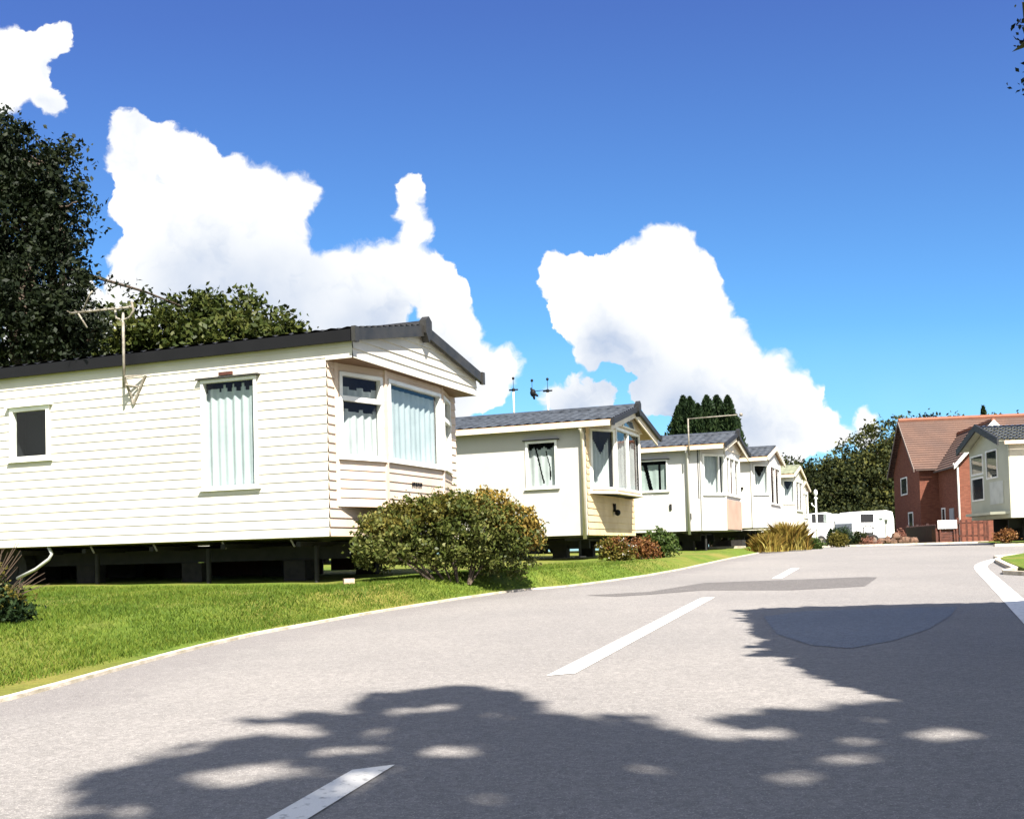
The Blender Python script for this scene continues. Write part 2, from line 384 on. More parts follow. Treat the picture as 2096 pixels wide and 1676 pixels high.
EY = [-14.0] + [p.y for p in ep] + [46.0, 60.0]
d0 = (ep[1].x - ep[0].x) / (ep[1].y - ep[0].y)
EX = [ep[0].x - (ep[0].y + 14) * 0.30] + [p.x for p in ep] + [(1618 - CX) / F * 46, (1618 - CX) / F * 46 + 3]
def xl(y): return float(np.interp(y, EY, EX))
def bank(y): return float(np.interp(y, [0, 9, 12, 15, 20, 26, 40], [0.14, 0.17, 0.23, 0.23, 0.17, 0.10, 0.10]))
def sst(t): t = min(1, max(0, t)); return t * t * (3 - 2 * t)
def lawn_z(x, y): return prof(y) + 0.02 + bank(y) * sst((xl(y) - x) / (1.5 if y < 8 else max(.55, 1.5 - (y - 8) * .25)))

def grid_rows(name, rows, mat, kind='structure'):
    v = []; f = []; k = len(rows[0])
    for r in rows: v += r
    for i in range(len(rows) - 1):
        for j in range(k - 1):
            a = i * k + j; f.append((a, a + 1, a + k + 1, a + k))
    me = bpy.data.meshes.new(name); me.from_pydata(v, [], f); me.materials.append(mat)
    me.polygons.foreach_set('use_smooth', [True] * len(me.polygons)); me.update()
    o = bpy.data.objects.new(name, me); C.objects.link(o); tag(o, kind=kind); return o
# base ground to the horizon
rows = []
for y in [-1500, -400, -60, -14, 0, 10, 18, 24, 27, 30, 33, 36, 39, 42, 60, 100, 200, 600, 2500]:
    rows.append([(x, y, prof(max(y, -20)) - 0.06) for x in (-2500, -500, -60, -20, 0, 20, 60, 500, 2500)])
grid_rows('ground', rows, lawnm)
ys = list(np.arange(-14, 49.01, 0.5))
rows = []
for y in ys:
    a = xl(y); rows.append([(a + (45 - a) * t, y, prof(y)) for t in (0, .005, .01, .02, .03, .05, .08, .12, .2, .35, .6, 1)])
rd = grid_rows('road', rows, asphalt)
at_ = rd.data.attributes.new('edge', 'FLOAT', 'POINT')
at_.data.foreach_set('value', [v_.co.x - xl(v_.co.y) for v_ in rd.data.vertices])
# lawn left of the road
rows = []
for y in list(np.arange(-14, 60.01, 0.4)):
    a = xl(y); r = []
    for d in (60, 30, 16, 10, 6, 4, 3, 2.2, 1.7, 1.3, 1.0, .75, .5, .3, .15, .05):
        x = a - d; nn = 0.012 * math.sin(x * 3.1 + y * 1.7) * math.sin(y * 2.3 - x) if d > .3 else 0
        r.append((x, y, lawn_z(x, y) + nn))
    r.append((a - .05, y, prof(y) - 0.08))
    rows.append(r)
lawn = grid_rows('lawn', rows, lawnm)
def sweep(name, pts, wl, wr, h, mat, kind='structure', depth=0.08):
    """strip with thickness along a polyline: wl to the left, wr to the right"""
    mb = MB(); n = len(pts); L = []; Rr = []
    for i in range(n):
        d = Vector(pts[min(i + 1, n - 1)]) - Vector(pts[max(i - 1, 0)]); d.z = 0; d.normalize(); nn = Vector((-d.y, d.x, 0))
        p = Vector(pts[i]); wli = wl[i] if isinstance(wl, (list, tuple)) else wl
        L.append(p + nn * wli + Vector((0, 0, h))); Rr.append(p - nn * wr + Vector((0, 0, h)))
    for i in range(n - 1):
        mb.face([L[i], Rr[i], Rr[i + 1], L[i + 1]])
        dd = Vector((0, 0, -depth))
        mb.face([Rr[i], Rr[i] + dd, Rr[i + 1] + dd, Rr[i + 1]]); mb.face([L[i + 1], L[i + 1] + dd, L[i] + dd, L[i]])
    mb.face([L[0], L[0] + dd, Rr[0] + dd, Rr[0]]); mb.face([Rr[-1], Rr[-1] + dd, L[-1] + dd, L[-1]])
    o = mb.build(name, mat); tag(o, kind=kind); return o
pts = [(xl(y), y, prof(y)) for y in np.arange(-10, 46, 0.5)]
sweep('kerb_edging', pts, 0.055, 0.0, 0.022, edging)
yy = np.arange(-4, 13, 0.25)
pts = [(xl(y) - 0.055, y, prof(y)) for y in yy]
sweep('gravel_strip', pts, [max(0.015, (0.16 + 0.09 * math.sin(y * 2.1) + 0.05 * math.sin(y * 5.3)) * max(0.1, min(1, (10.5 - y) / 4))) for y in yy], 0.0, 0.018, gravel)

# painted markings and patches: thin sheets on the road
def sheet(name, poly, z, mat, th=0.003):
    """polygon on the road surface, cut in strips so it follows the slope"""
    mb = MB(); mb.face([(x, y, prof(y) + z) for (x, y) in poly]); o = mb.build(name, mat); tag(o, kind='structure'); return o
def dash(p0, p1, wd, slant0=0.0, slant1=0.0):
    n = 8; d = (p1 - p0); d.z = 0; L = d.length; d.normalize(); q = Vector((d.y, -d.x, 0)); mb = MB()
    Lp = []; Rp = []
    for i in range(n + 1):
        c = p0 + d * (L * i / n); a = c - q * wd / 2; b = c + q * wd / 2
        if i == 0: b = b + d * slant0
        if i == n: b = b + d * slant1
        Lp.append((a.x, a.y, prof(a.y) + 0.004)); Rp.append((b.x, b.y, prof(b.y) + 0.004))
    for i in range(n): mb.face([Lp[i], Rp[i], Rp[i + 1], Lp[i + 1]])
    o = mb.build('road_marking', paint); tag(o, kind='structure')
P0 = gp(755, 1580); P1 = gp(1143, 1384); P2 = gp(1448, 1224); P3 = gp(1590, 1184); P4 = gp(1628, 1163)
PN = gp(600, 1674); dash(P0 + (PN - P0).normalized() * 2.6, P0, 0.125, 0, .1)
dash(P1, P2, 0.14, 0.12, .1); dash(P3, P4, 0.14)
for (xa, ya, xb, yb) in ((1690, 1136, 1712, 1130),):
    pass
patch_px = [(1200,1219),(1330,1211),(1440,1193),(1600,1187),(1775,1181),(1796,1182),(1770,1200),(1620,1208),(1440,1208),(1330,1217),(1262,1221)]
sheet('asphalt_patch', [tuple(gp(*p))[:2] for p in patch_px], 0.003, asphalt_old)
fresh = asphalt_mat('bluish asphalt', (0.20, 0.215, 0.24), (0.15, 0.165, 0.19), True)  # bluish tone, slightly darker than the surrounding road
fp = [(1562,1262),(1640,1252),(1800,1246),(1960,1242),(1945,1262),(1900,1288),(1830,1312),(1740,1328),(1660,1322),(1590,1298)]
sheet('asphalt_patch', [tuple(gp(*p))[:2] for p in fp], 0.003, fresh)
# white edge line round the corner of the side road
line_px = [(2140,1292),(2096,1250),(2070,1224),(2045,1200),(2022,1178),(2010,1166),(2008,1158),(2020,1151),(2048,1143),(2075,1138)]
lp = [gp(*p) for p in line_px]
def smooth_line(p, n=5):
    o = []
    for i in range(len(p) - 1):
        a = p[max(i - 1, 0)]; b = p[i]; c = p[i + 1]; d = p[min(i + 2, len(p) - 1)]
        for k in range(n):
            t = k / n; o.append(0.5 * ((2 * b) + (c - a) * t + (2 * a - 5 * b + 4 * c - d) * t * t + (3 * b - a - 3 * c + d) * t ** 3))
    o.append(p[-1]); return o
lps = smooth_line(lp); lps = [Vector((p.x, p.y, prof(p.y))) for p in lps]
mb = MB()
for i in range(len(lps) - 1):
    d = (lps[i + 1] - lps[i]).normalized(); q = Vector((-d.y, d.x, 0)) * 0.10
    d2 = (lps[min(i + 2, len(lps) - 1)] - lps[i + 1]).normalized() if i + 2 < len(lps) else d; q2 = Vector((-d2.y, d2.x, 0)) * 0.10
    z = Vector((0, 0, 0.005)); mb.face([lps[i] - q + z, lps[i + 1] - q2 + z, lps[i + 1] + q2 + z, lps[i] + q + z])
tag(mb.build('road_marking', paint), kind='structure')
# right-hand grass verge of the corner and the far verge
def verge(name, poly, h, mat, kind='structure'):
    mb = MB(); top = [Vector((x, y, prof(y) + h)) for x, y in poly]; k = len(top)
    mb.face(top)
    for i in range(k):
        a, b = top[i], top[(i + 1) % k]; mb.face([a, b, b - Vector((0, 0, .2)), a - Vector((0, 0, .2))][::-1])
    o = mb.build(name, mat); tag(o, kind=kind); return o
isl = [tuple(gp(*p))[:2] for p in [(2110,1178),(2085,1168),(2062,1158),(2048,1150),(2055,1146),(2096,1139)]]
isl = isl + [(16, isl[-1][1] + 1.5), (24, isl[-1][1] + 1), (24, 9), (9.5, 12)]
verge('verge', isl[::-1] if False else isl, 0.07, lawnm)
kp = smooth_line([Vector((x, y, prof(y))) for x, y in ([(9.5, 12)] + isl[:6] + [isl[6]])], 4)
kp = [Vector((p.x, p.y, prof(p.y))) for p in kp]
sweep('kerb', kp, 0.09, 0.0, 0.06, edging)
verge('verge', [(13.6, 31.2), (40, 30.6), (40, 52), (20.5, 49), (15.5, 35)], 0.05, lawnm)
sweep('kerb', [(13.6, 31.2, prof(31)), (20, 31.0, prof(31)), (40, 30.6, prof(31))], 0.0, 0.12, 0.07, edging)
farz = prof(48)
verge('verge', [(11.6, 46.4), (19.9, 46.2), (21.5, 50), (60, 50), (60, 58), (8, 58)], 0.05, lawnm)
sweep('kerb', [(11.6, 46.4, farz), (16, 46.2, farz), (19.9, 46.2, farz)], 0.0, 0.12, 0.07, edging)
# yard of grey tarmac behind
mb = MB(); mb.face([(10, 58, farz + .01), (70, 58, farz + .01), (70, 95, farz + .01), (8, 95, farz + .01)]); tag(mb.build('yard', asphalt), kind='structure')

# ------------------------------------------------------------------ leaves and trees
def leaf_mesh(name, pts, size, mats, parent, mi=None, aspect=0.55, up=0.0, dirs=None):
    n = len(pts); pts = np.asarray(pts)
    if dirs is None:
        d = rng.normal(size=(n, 3)); d[:, 2] += up
    else: d = dirs + rng.normal(size=(n, 3)) * 0.35
    d /= np.linalg.norm(d, axis=1)[:, None] + 1e-9
    e = np.cross(d, rng.normal(size=(n, 3))); e /= np.linalg.norm(e, axis=1)[:, None] + 1e-9
    nn = np.cross(d, e)
    s = (size * rng.uniform(0.6, 1.3, n))[:, None]
    a = pts - d * s * 0.5; c = pts + d * s * 0.5
    b = pts + e * s * aspect * 0.5 + nn * s * 0.10; g = pts - e * s * aspect * 0.5 + nn * s * 0.10
    v = np.stack([a, b, c, g], 1).reshape(-1, 3); f = np.arange(n * 4).reshape(-1, 4)
    return npmesh(name, v, f, mats, parent, mi)
def clumps(blobs, ncl, per, crad, shell=0.75):
    """clump centres near the surface of ellipsoids; leaves scattered round each"""
    vol = np.array([b[3] * b[4] * b[5] for b in blobs]) ** 0.7; vol = vol / vol.sum()
    P = []
    for b, q in zip(blobs, vol):
        k = max(2, int(ncl * q)); d = rng.normal(size=(k, 3)); d /= np.linalg.norm(d, axis=1)[:, None]
        r = shell + (1 - shell) * rng.random(k) ** 0.6; r = np.where(rng.random(k) < 0.25, rng.random(k) * shell, r)
        c = np.array(b[:3]) + d * r[:, None] * np.array(b[3:6])
        rr = crad * rng.uniform(0.6, 1.3, k)
        o = rng.normal(size=(k, per, 3)) * 0.5 * rr[:, None, None]; o[:, :, 2] *= 0.7
        P.append((c[:, None, :] + o).reshape(-1, 3))
    return np.concatenate(P)
def limb(mb, p0, p1, r0, r1, seg=5, wob=0.1):
    pts = []
    for i in range(seg + 1):
        t = i / seg; p = Vector(p0).lerp(Vector(p1), t); w_ = wob * math.sin(t * math.pi)
        pts.append(p + Vector((random.uniform(-w_, w_), random.uniform(-w_, w_), random.uniform(-w_, w_) * .5)))
    mb.tube(pts, r0, 7, r1)
def tree(name, loc, h, blobs, leafm, ls, ncl, per, crad, label, cat='tree', group=None, trunk_r=0.18, extra=None, mi=None):
    root = empty(name, loc); tag(root, label, cat, group)
    mb = MB(); zc = min(b[2] for b in blobs)
    top = h * 0.8; limb(mb, (0, 0, -0.1), (blobs[0][0] * .4, blobs[0][1] * .4, top), trunk_r, trunk_r * 0.25, 7, 0.12)
    for b in blobs:
        z0 = max(0.8, min(top * .7, b[2] - b[5] * .9)); limb(mb, (0, 0, z0 * .75), (b[0], b[1], b[2]), trunk_r * .5, trunk_r * .08, 6, 0.2)
        for k in range(3):
            d = Vector((random.gauss(0, 1), random.gauss(0, 1), random.gauss(.3, .7))).normalized()
            e = Vector(b[:3]) + Vector((d.x * b[3], d.y * b[4], d.z * b[5])) * .85; limb(mb, Vector(b[:3]), e, trunk_r * .15, trunk_r * .04, 4, .1)
    if extra: extra(mb)
    mb.build('trunk', bark, root, True)
    leaf_mesh('crown', clumps(blobs, ncl, per, crad), ls, leafm if isinstance(leafm, list) else [leafm], root)
    return root

# ------------------------------------------------------------------ mobile homes
RZ = R(-21.4); UX = Vector((math.cos(RZ), math.sin(RZ), 0)); UY = Vector((-math.sin(RZ), math.cos(RZ), 0))
def siding(mb, p0, d, n, aL, aR, z0, z1, opens, pitch, lap):
    """boards with real laps; opens=[(a0,a1,z0,z1)]"""
    fL = aL if callable(aL) else (lambda z: aL); fR = aR if callable(aR) else (lambda z: aR)
    z = z0
    while z < z1 - 1e-6:
        zt = min(z + pitch, z1); cuts = sorted({z, zt} | {q for o in opens for q in (o[2], o[3]) if z < q < zt})
        for za, zb in zip(cuts[:-1], cuts[1:]):
            zm = (za + zb) / 2; segs = [(fL(za), fR(za), fL(zb), fR(zb))]
            for o in opens:
                if o[2] < zm < o[3]:
                    ns = []
                    for (l0, r0, l1, r1) in segs:
                        if o[1] <= l0 or o[0] >= r0: ns.append((l0, r0, l1, r1)); continue
                        if o[0] > l0: ns.append((l0, o[0], l1, o[0]))
                        if o[1] < r0: ns.append((o[1], r0, o[1], r1))
                    segs = ns
            oa = lap * (1 - (za - z) / pitch); ob = lap * (1 - (zb - z) / pitch)
            for (l0, r0, l1, r1) in segs:
                Q = lambda a, zz, o_: p0 + d * a + n * o_ + Vector((0, 0, zz))
                if r0 - l0 < 1e-4 and r1 - l1 < 1e-4: continue
                mb.face([Q(l0, za, oa), Q(r0, za, oa), Q(r1, zb, ob), Q(l1, zb, ob)])
                if lap and abs(za - z) < 1e-6: mb.face([Q(l0, za, 0), Q(r0, za, 0), Q(r0, za, oa), Q(l0, za, oa)])
        z = zt
def wavy_curtain(p0, d, n, a0, a1, z0, z1, off, mask=None, folds=9, amp=0.011, na=70, nz=30):
    mb = MB(); g = {}
    for i in range(na + 1):
        for j in range(nz + 1):
            u_ = i / na; v_ = j / nz; a = a0 + (a1 - a0) * u_; z = z0 + (z1 - z0) * v_
            o_ = off + amp * math.sin(u_ * folds * 2 * math.pi + 0.5 * math.sin(v_ * 2)) + amp * .5 * math.sin(u_ * folds * 4.7 + 1.3)
            g[i, j] = len(mb.v); mb.v.append(tuple(p0 + d * a + n * o_ + Vector((0, 0, z))))
    for i in range(na):
        for j in range(nz):
            if mask is None or mask((i + .5) / na, (j + .5) / nz):
                mb.f.append((g[i, j], g[i + 1, j], g[i + 1, j + 1], g[i, j + 1])); mb.mi.append(0)
    return mb
def scal(u_, v_): return v_ < 0.955 - 0.04 * abs(math.sin(u_ * 19)) - 0.02 * math.sin(u_ * 47)
def drape(u_, v_):  # two curtains gathered to the sides
    g = 0.5 - abs(u_ - 0.5); return g < 0.36 - 0.12 * math.sin(v_ * 2.6) + 0.06 * math.sin(v_ * 9) and v_ < 0.95
def swag(u_, v_): return not (v_ > 0.58 and abs(u_ - 0.5) < (v_ - 0.58) * 0.95)
def window(parent, p0, d, n, a0, a1, z0, z1, mull=(), trans=(), cur=None, mask=None, curm=None, fw=0.05, proud=0.03, drip=True, sill=True, framem=None, folds=9, flat=False):
    fm = framem or upvc; Z = Vector((0, 0, 1)); mb = MB(); D = -0.045 if not flat else 0.0
    mb.obox(p0, d, n, a0, a1, D, proud, z0, z0 + fw); mb.obox(p0, d, n, a0, a1, D, proud, z1 - fw, z1)
    mb.obox(p0, d, n, a0, a0 + fw, D, proud, z0 + fw, z1 - fw); mb.obox(p0, d, n, a1 - fw, a1, D, proud, z0 + fw, z1 - fw)
    for a in mull: mb.obox(p0, d, n, a - .025, a + .025, D + .02, proud - .004, z0 + fw, z1 - fw)
    for (za, al, ar) in trans: mb.obox(p0, d, n, al + .002, ar - .002, D + .02, proud + .008, za - .03, za + .03)
    f = mb.build('window', fm, parent)
    g = MB(); g.face([p0 + d * a + n * (-0.02 if not flat else 0.012) + Z * z for a, z in ((a0 + fw, z0 + fw), (a1 - fw, z0 + fw), (a1 - fw, z1 - fw), (a0 + fw, z1 - fw))])
    g.build('pane', glass, f)
    if flat:
        b = MB(); b.face([p0 + d * a + n * 0.005 + Z * z for a, z in ((a0 + .01, z0 + .01), (a1 - .01, z0 + .01), (a1 - .01, z1 - .01), (a0 + .01, z1 - .01))]); b.build('recess', dark_room, f); return f
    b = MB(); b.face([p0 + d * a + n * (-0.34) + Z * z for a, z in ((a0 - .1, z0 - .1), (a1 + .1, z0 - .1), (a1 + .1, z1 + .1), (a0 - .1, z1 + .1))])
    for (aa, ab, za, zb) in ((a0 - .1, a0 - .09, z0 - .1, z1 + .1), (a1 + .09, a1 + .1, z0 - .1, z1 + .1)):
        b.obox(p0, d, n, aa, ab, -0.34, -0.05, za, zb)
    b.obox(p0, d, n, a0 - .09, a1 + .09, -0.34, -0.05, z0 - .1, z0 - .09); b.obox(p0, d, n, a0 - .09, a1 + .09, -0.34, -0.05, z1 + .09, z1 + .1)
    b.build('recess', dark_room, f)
    if cur: wavy_curtain(p0, d, n, a0 - .04, a1 + .07, z0 + .01, z1 - fw * .4, -0.082, mask, folds).build('curtain', curm or curtain, f, True)
    if drip:
        q = MB(); q.obox(p0, d, n, a0 - .05, a1 + .05, 0.0, proud + .035, z1 + .002, z1 + .022); q.build('drip_rail', dark_trim if drip == 'dark' else fm, f)
    if sill:
        q = MB(); q.obox(p0, d, n, a0 - .04, a1 + .04, 0.0, proud + .018, z0 - .02, z0 - .002); q.build('window_sill', fm, f)
    return f
def roof(parent, L, wd, zt, rise, oh_front, oh_side, mat, fascia, ridge=True, tiled=True, thick=0.05, back=0.15):
    """two tiled slopes; x from -L-back to oh_front"""
    x0, x1 = -L - back, oh_front; half = wd / 2 + oh_side; step = 0.055
    nx = int((x1 - x0) / step); ns = 12; v = []; f = []
    slope = rise / (wd / 2)
    for side in (-1, 1):
        b0 = len(v)
        for i in range(nx + 1):
            x = x0 + (x1 - x0) * i / nx
            for j in range(ns * 2 + 2):
                row = j // 2; top = j % 2
                s_ = min(1.0, (row + (0.999 if top else 0.0)) / (ns + 0.0)) if row < ns else 1.0
                y = wd / 2 + side * half * (1 - s_)
                z = zt + slope * (wd / 2 - abs(y - wd / 2)) + thick
                z += (0.022 if not top else 0.0) + 0.028 * abs(math.sin(math.pi * x / 0.22)) * (1 if row < ns else .3)
                v.append((x, y, z))
        k = ns * 2 + 2
        for i in range(nx):
            for j in range(k - 1):
                q = (b0 + i * k + j, b0 + (i + 1) * k + j, b0 + (i + 1) * k + j + 1, b0 + i * k + j + 1)
                f.append(q if side < 0 else q[::-1])
    ro = npmesh('roof', np.array(v), np.array(f), [mat], parent)
    us = MB()
    for side in (-1, 1):
        ye = wd / 2 + side * half; z_e = zt - slope * oh_side; yr = wd / 2; zr = zt + slope * wd / 2
        us.face([(x0, ye, z_e), (x1, ye, z_e), (x1, yr, zr), (x0, yr, zr)])
        us.face([(x0, ye, z_e), (x0, ye, z_e + thick + .02), (x1, ye, z_e + thick + .02), (x1, ye, z_e)])
    us.face([(x1, wd/2 - half, zt - slope*oh_side), (x1, wd/2, zt + rise), (x1, wd/2, zt + rise + thick), (x1, wd/2 - half, zt - slope*oh_side + thick)])
    us.face([(x1, wd/2 + half, zt - slope*oh_side), (x1, wd/2, zt + rise), (x1, wd/2, zt + rise + thick), (x1, wd/2 + half, zt - slope*oh_side + thick)])
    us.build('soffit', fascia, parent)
    if ridge:
        rb = MB(); rb.tube([(x0, wd/2, zt + rise + thick + .02), (x1 + .01, wd/2, zt + rise + thick + .02)], 0.07, 8); rb.build('ridge_cap', mat, ro)
    return slope
def barge(parent, wd, zt, rise, oh_side, x, mat, h=0.16, t=0.05, finial=True, drop=0.0):
    slope = rise / (wd / 2); mb = MB()
    for side in (-1, 1):
        ye = wd / 2 + side * (wd / 2 + oh_side); ze = zt - slope * oh_side - drop; yr = wd / 2; zr = zt + rise - drop
        base = [(x, ye, ze - h + .09), (x, yr, zr - h + .09), (x, yr, zr + .075), (x, ye, ze + .075)]
        mb.prism(base if side > 0 else base[::-1], (t if side > 0 else t, 0, 0))
        if finial: mb.box(x + t * .2, x + t + .015, ye - .045, ye + .045, ze - h + .075, ze + .095)
    b = mb.build('bargeboard', mat, parent)
    if finial:
        m2 = MB(); m2.prism([(x - .01, wd/2 - .09, zt + rise + .13), (x - .01, wd/2, zt + rise + .19), (x - .01, wd/2 + .09, zt + rise + .13), (x - .01, wd/2 + .09, zt + rise - .04), (x - .01, wd/2, zt + rise - .16), (x - .01, wd/2 - .09, zt + rise - .04)][::-1], (t + .05, 0, 0))
        m2.build('finial', mat, b)
    return b
def chassis(parent, L, wd, gap, xs_piers, wheels=True, trim=0.0):
    mb = MB()
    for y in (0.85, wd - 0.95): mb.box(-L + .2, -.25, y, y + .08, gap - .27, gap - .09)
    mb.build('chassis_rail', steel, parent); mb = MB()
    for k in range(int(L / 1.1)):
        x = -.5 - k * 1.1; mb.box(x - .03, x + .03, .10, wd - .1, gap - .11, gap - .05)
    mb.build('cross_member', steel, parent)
    for x in xs_piers:
        for y in (0.78, wd - 1.05):
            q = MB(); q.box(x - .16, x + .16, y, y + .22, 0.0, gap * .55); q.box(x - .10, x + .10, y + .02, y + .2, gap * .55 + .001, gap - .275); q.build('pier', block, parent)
    for x in xs_piers[::1]:
        q = MB(); q.tube([(x + .6, .35, 0.0), (x + .6, .35, gap - .1)], 0.03, 8); q.box(x + .5, x + .7, .25, .45, 0, .03); q.build('jack', steel, parent)
    if wheels:
        for x in (-L * .52, -L * .52 - .75):
            for y in (0.62, wd - 0.8):
                q = MB(); q.tube([(x, y, .31), (x, y + .18, .31)], .31, 20); wo = q.build('wheel', rubber, parent)
                q = MB(); q.tube([(x, y - .01, .31), (x, y + .1, .31)], .16, 14); q.build('rim', steel, wo)
def shell(parent, L, wd, gap, H, smat, fmat, opens, zt_gable, rise, pitch=0.112, lap=0.012, front_opens=(), oh=0.0, front=True, flap=0.012):
    """side wall (y=0), back and rear walls, floor; z of wall bottom = gap"""
    o0 = Vector((0, 0, 0)); X = Vector((1, 0, 0)); Y = Vector((0, 1, 0)); mb = MB()
    siding(mb, Vector((0, 0, 0)), X, -Y, -L, 0.0, gap, gap + H, opens, pitch if lap else 5, lap)
    mb.face([(-L, wd, gap), (-L, wd, gap + H), (0, wd, gap + H), (0, wd, gap)])
    mb.face([(-L, 0, gap), (-L, 0, gap + H), (-L, wd / 2, gap + H + rise), (-L, wd, gap + H), (-L, wd, gap)])
    mb.face([(-L, 0, gap), (-L, wd, gap), (0, wd, gap), (0, 0, gap)])
    mb.build('side_wall', smat, parent)
def bay(parent, pts, zb, zt, fmat, win, pitch=0.112, lap=0.012, capm=None, capt=True):
    """facets between plan points; win = list of dicts (or None) per facet"""
    mb = MB()
    for i in range(len(pts) - 1):
        a = Vector((pts[i][0], pts[i][1], 0)); b = Vector((pts[i + 1][0], pts[i + 1][1], 0)); L = (b - a).length; d = (b - a) / L; n = Vector((d.y, -d.x, 0))
        wz = win[i]; op = []
        if wz: op = [(wz['a0'] * L if wz['a0'] < 1 else wz['a0'], wz['a1'] * L, wz['z0'], wz['z1'])]
        siding(mb, a, d, n, 0, L, zb, zt, op, pitch if lap else 9, lap)
        mb.obox(a, d, n, -.03, .03, -.02, .022, zb, zt)
    P = [(x, y, zb) for x, y in pts]; mb.face(P)
    if capt: mb.face([(x, y, zt) for x, y in pts])
    w_ = mb.build('bay', fmat, parent)
    for i in range(len(pts) - 1):
        a = Vector((pts[i][0], pts[i][1], 0)); b = Vector((pts[i + 1][0], pts[i + 1][1], 0)); L = (b - a).length; d = (b - a) / L; n = Vector((d.y, -d.x, 0)); wz = win[i]
        if wz:
            window(parent, a, d, n, wz['a0'] * L, wz['a1'] * L, wz['z0'], wz['z1'], [m * L for m in wz.get('mull', ())], [(z, l * L, r * L) for z, l, r in wz.get('trans', ())],
                   True if wz.get('cur', True) else None, wz.get('mask'), wz.get('curm'), fw=wz.get('fw', .045), drip=wz.get('drip', False), sill=wz.get('sill', True), folds=wz.get('folds', 7))
    return w_
def aerial_yagi(parent, foot, wall_z, top, boom_dir, blen, nel=6, hooks=True, mat=None):
    mat = mat or alu; mb = MB(); f = Vector(foot); t = Vector((f.x, f.y, top))
    mb.tube([(f.x, f.y, wall_z), t], 0.022, 8)
    r = mb.build('aerial', mat, parent, True)
    b = MB(); bd = Vector(boom_dir).normalized(); b.tube([t - bd * blen * .25, t + bd * blen * .75], 0.014, 6)
    side = bd.cross(Vector((0, 0, 1))).normalized()
    for k in range(nel):
        c = t + bd * (blen * (-.22 + .95 * k / (nel - 1))); l = 0.2 - 0.015 * k; b.tube([c - side * l, c + side * l], 0.007, 5)
    c = t - bd * blen * .2
    b.build('boom', mat, r)
    return r

# ---- nearest home, long cream one
c1 = at(676, 1142, 13.07)
H1z = 0.50; gap1 = 0.61; H = 2.37; WD = 3.7; L1 = 10.8
h1 = empty('mobile_home', (c1.x, 13.07, H1z), RZ)
tag(h1, 'large cream clapboard mobile home nearest the camera, with canted bay and black roof edge', 'mobile home', 'mobile homes in a row left of the road')
X = Vector((1, 0, 0)); Yv = Vector((0, 1, 0)); O = Vector((0, 0, 0))
z_ = gap1
def zpix(y, ppm, hor): return (hor - y) / ppm + EYE
w1 = (-1.80, -0.98, gap1 + .63, gap1 + 2.0); w2 = (-4.93, -4.24, gap1 + 1.16, gap1 + 1.88)
shell(h1, L1, WD, gap1, H, white_side, white_side, [w1, w2, (-9.2, -7.6, gap1 + .9, gap1 + 1.9)], None, 0.37, lap=0.009)
window(h1, O, X, -Yv, *w1, cur=True, mask=scal, curm=curtain, drip='dark', fw=.038, folds=8)
window(h1, O, X, -Yv, *w2, cur=None, drip=True, fw=.055)
window(h1, O, X, -Yv, -9.2, -7.6, gap1 + .9, gap1 + 1.9, mull=(-8.4,), cur=True, drip='dark')
OH = 0.36
# gable box over the front
mb = MB()
siding(mb, Vector((OH, 0, 0)), Yv, X, lambda z: max(0, (z - gap1 - H) / .37 * 1.85), lambda z: WD - max(0, (z - gap1 - H) / .37 * 1.85), gap1 + 2.1, gap1 + H + .36, [], 0.112, 0.014)
siding(mb, Vector((0, 0, 0)), X, -Yv, 0, OH, gap1 + 2.1, gap1 + H, [], 0.135, 0.012)
mb.face([(0, WD, gap1 + 2.1), (0, WD, gap1 + H), (OH, WD, gap1 + H), (OH, WD, gap1 + 2.1)])
mb.build('gable', white_side, h1)
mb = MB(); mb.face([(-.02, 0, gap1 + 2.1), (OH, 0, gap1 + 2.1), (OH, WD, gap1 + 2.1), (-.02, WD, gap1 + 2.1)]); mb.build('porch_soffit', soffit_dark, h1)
# front wall behind the bay
mb = MB(); siding(mb, O, Yv, X, 0.0, WD, gap1, gap1 + 2.1, [(.2, 3.5, gap1 + .40, gap1 + 2.08)], 0.112, 0.014); mb.build('front_wall', pink_side, h1)
pts = [(0, .2), (.25, 1.0), (.25, 2.7), (0, 3.5)]
zb = gap1 + .36; zt = gap1 + 2.1
bay(h1, pts, zb, zt, pink_side, [dict(a0=.06, a1=.93, z0=gap1 + .95, z1=gap1 + 2.0, trans=[(gap1 + 1.68, .06, .93)], mask=lambda u_, v_: (v_ < 0.60 - .05 * abs(math.sin(u_ * 11)) or 0.70 < v_ < .88 - .05 * abs(math.sin(u_ * 11))), curm=curtain_b),
     dict(a0=.04, a1=.96, z0=gap1 + .95, z1=gap1 + 2.0, mask=lambda u_, v_: v_ < .93, curm=curtain, folds=11),
     dict(a0=.07, a1=.94, z0=gap1 + .95, z1=gap1 + 2.0, trans=[(gap1 + 1.66, .07, .94)], curm=curtain_b)])
mb = MB(); zz = gap1 + .66
for i, (a, ln) in enumerate(((0, .035), (.045, .05), (.105, .05), (.165, .04), (.215, .03), (.255, .045))):
    mb.box(.268, .274, 1.68 + a, 1.68 + a + ln * .8, zz + (.008 if i % 2 else 0), zz + .055)
mb.build('badge', black_trim, h1)
mb = MB(); mb.box(-1.52, -1.32, -.035, -.013, gap1 + 2.04, gap1 + 2.08); mb.build('vent', timber, h1)
roof(h1, L1, WD, gap1 + H, 0.37, OH + .02, 0.05, roof_dark, black_trim, thick=0.055)
mb = MB(); mb.box(-L1 - .1, OH + .03, -.09, -.052, gap1 + H - .085, gap1 + H + .045); mb.build('fascia', black_trim, h1)
barge(h1, WD, gap1 + H, .37, .06, OH + .04, dark_trim)
chassis(h1, L1, WD, gap1, (-1.0, -2.6, -4.4, -6.8, -9.4))
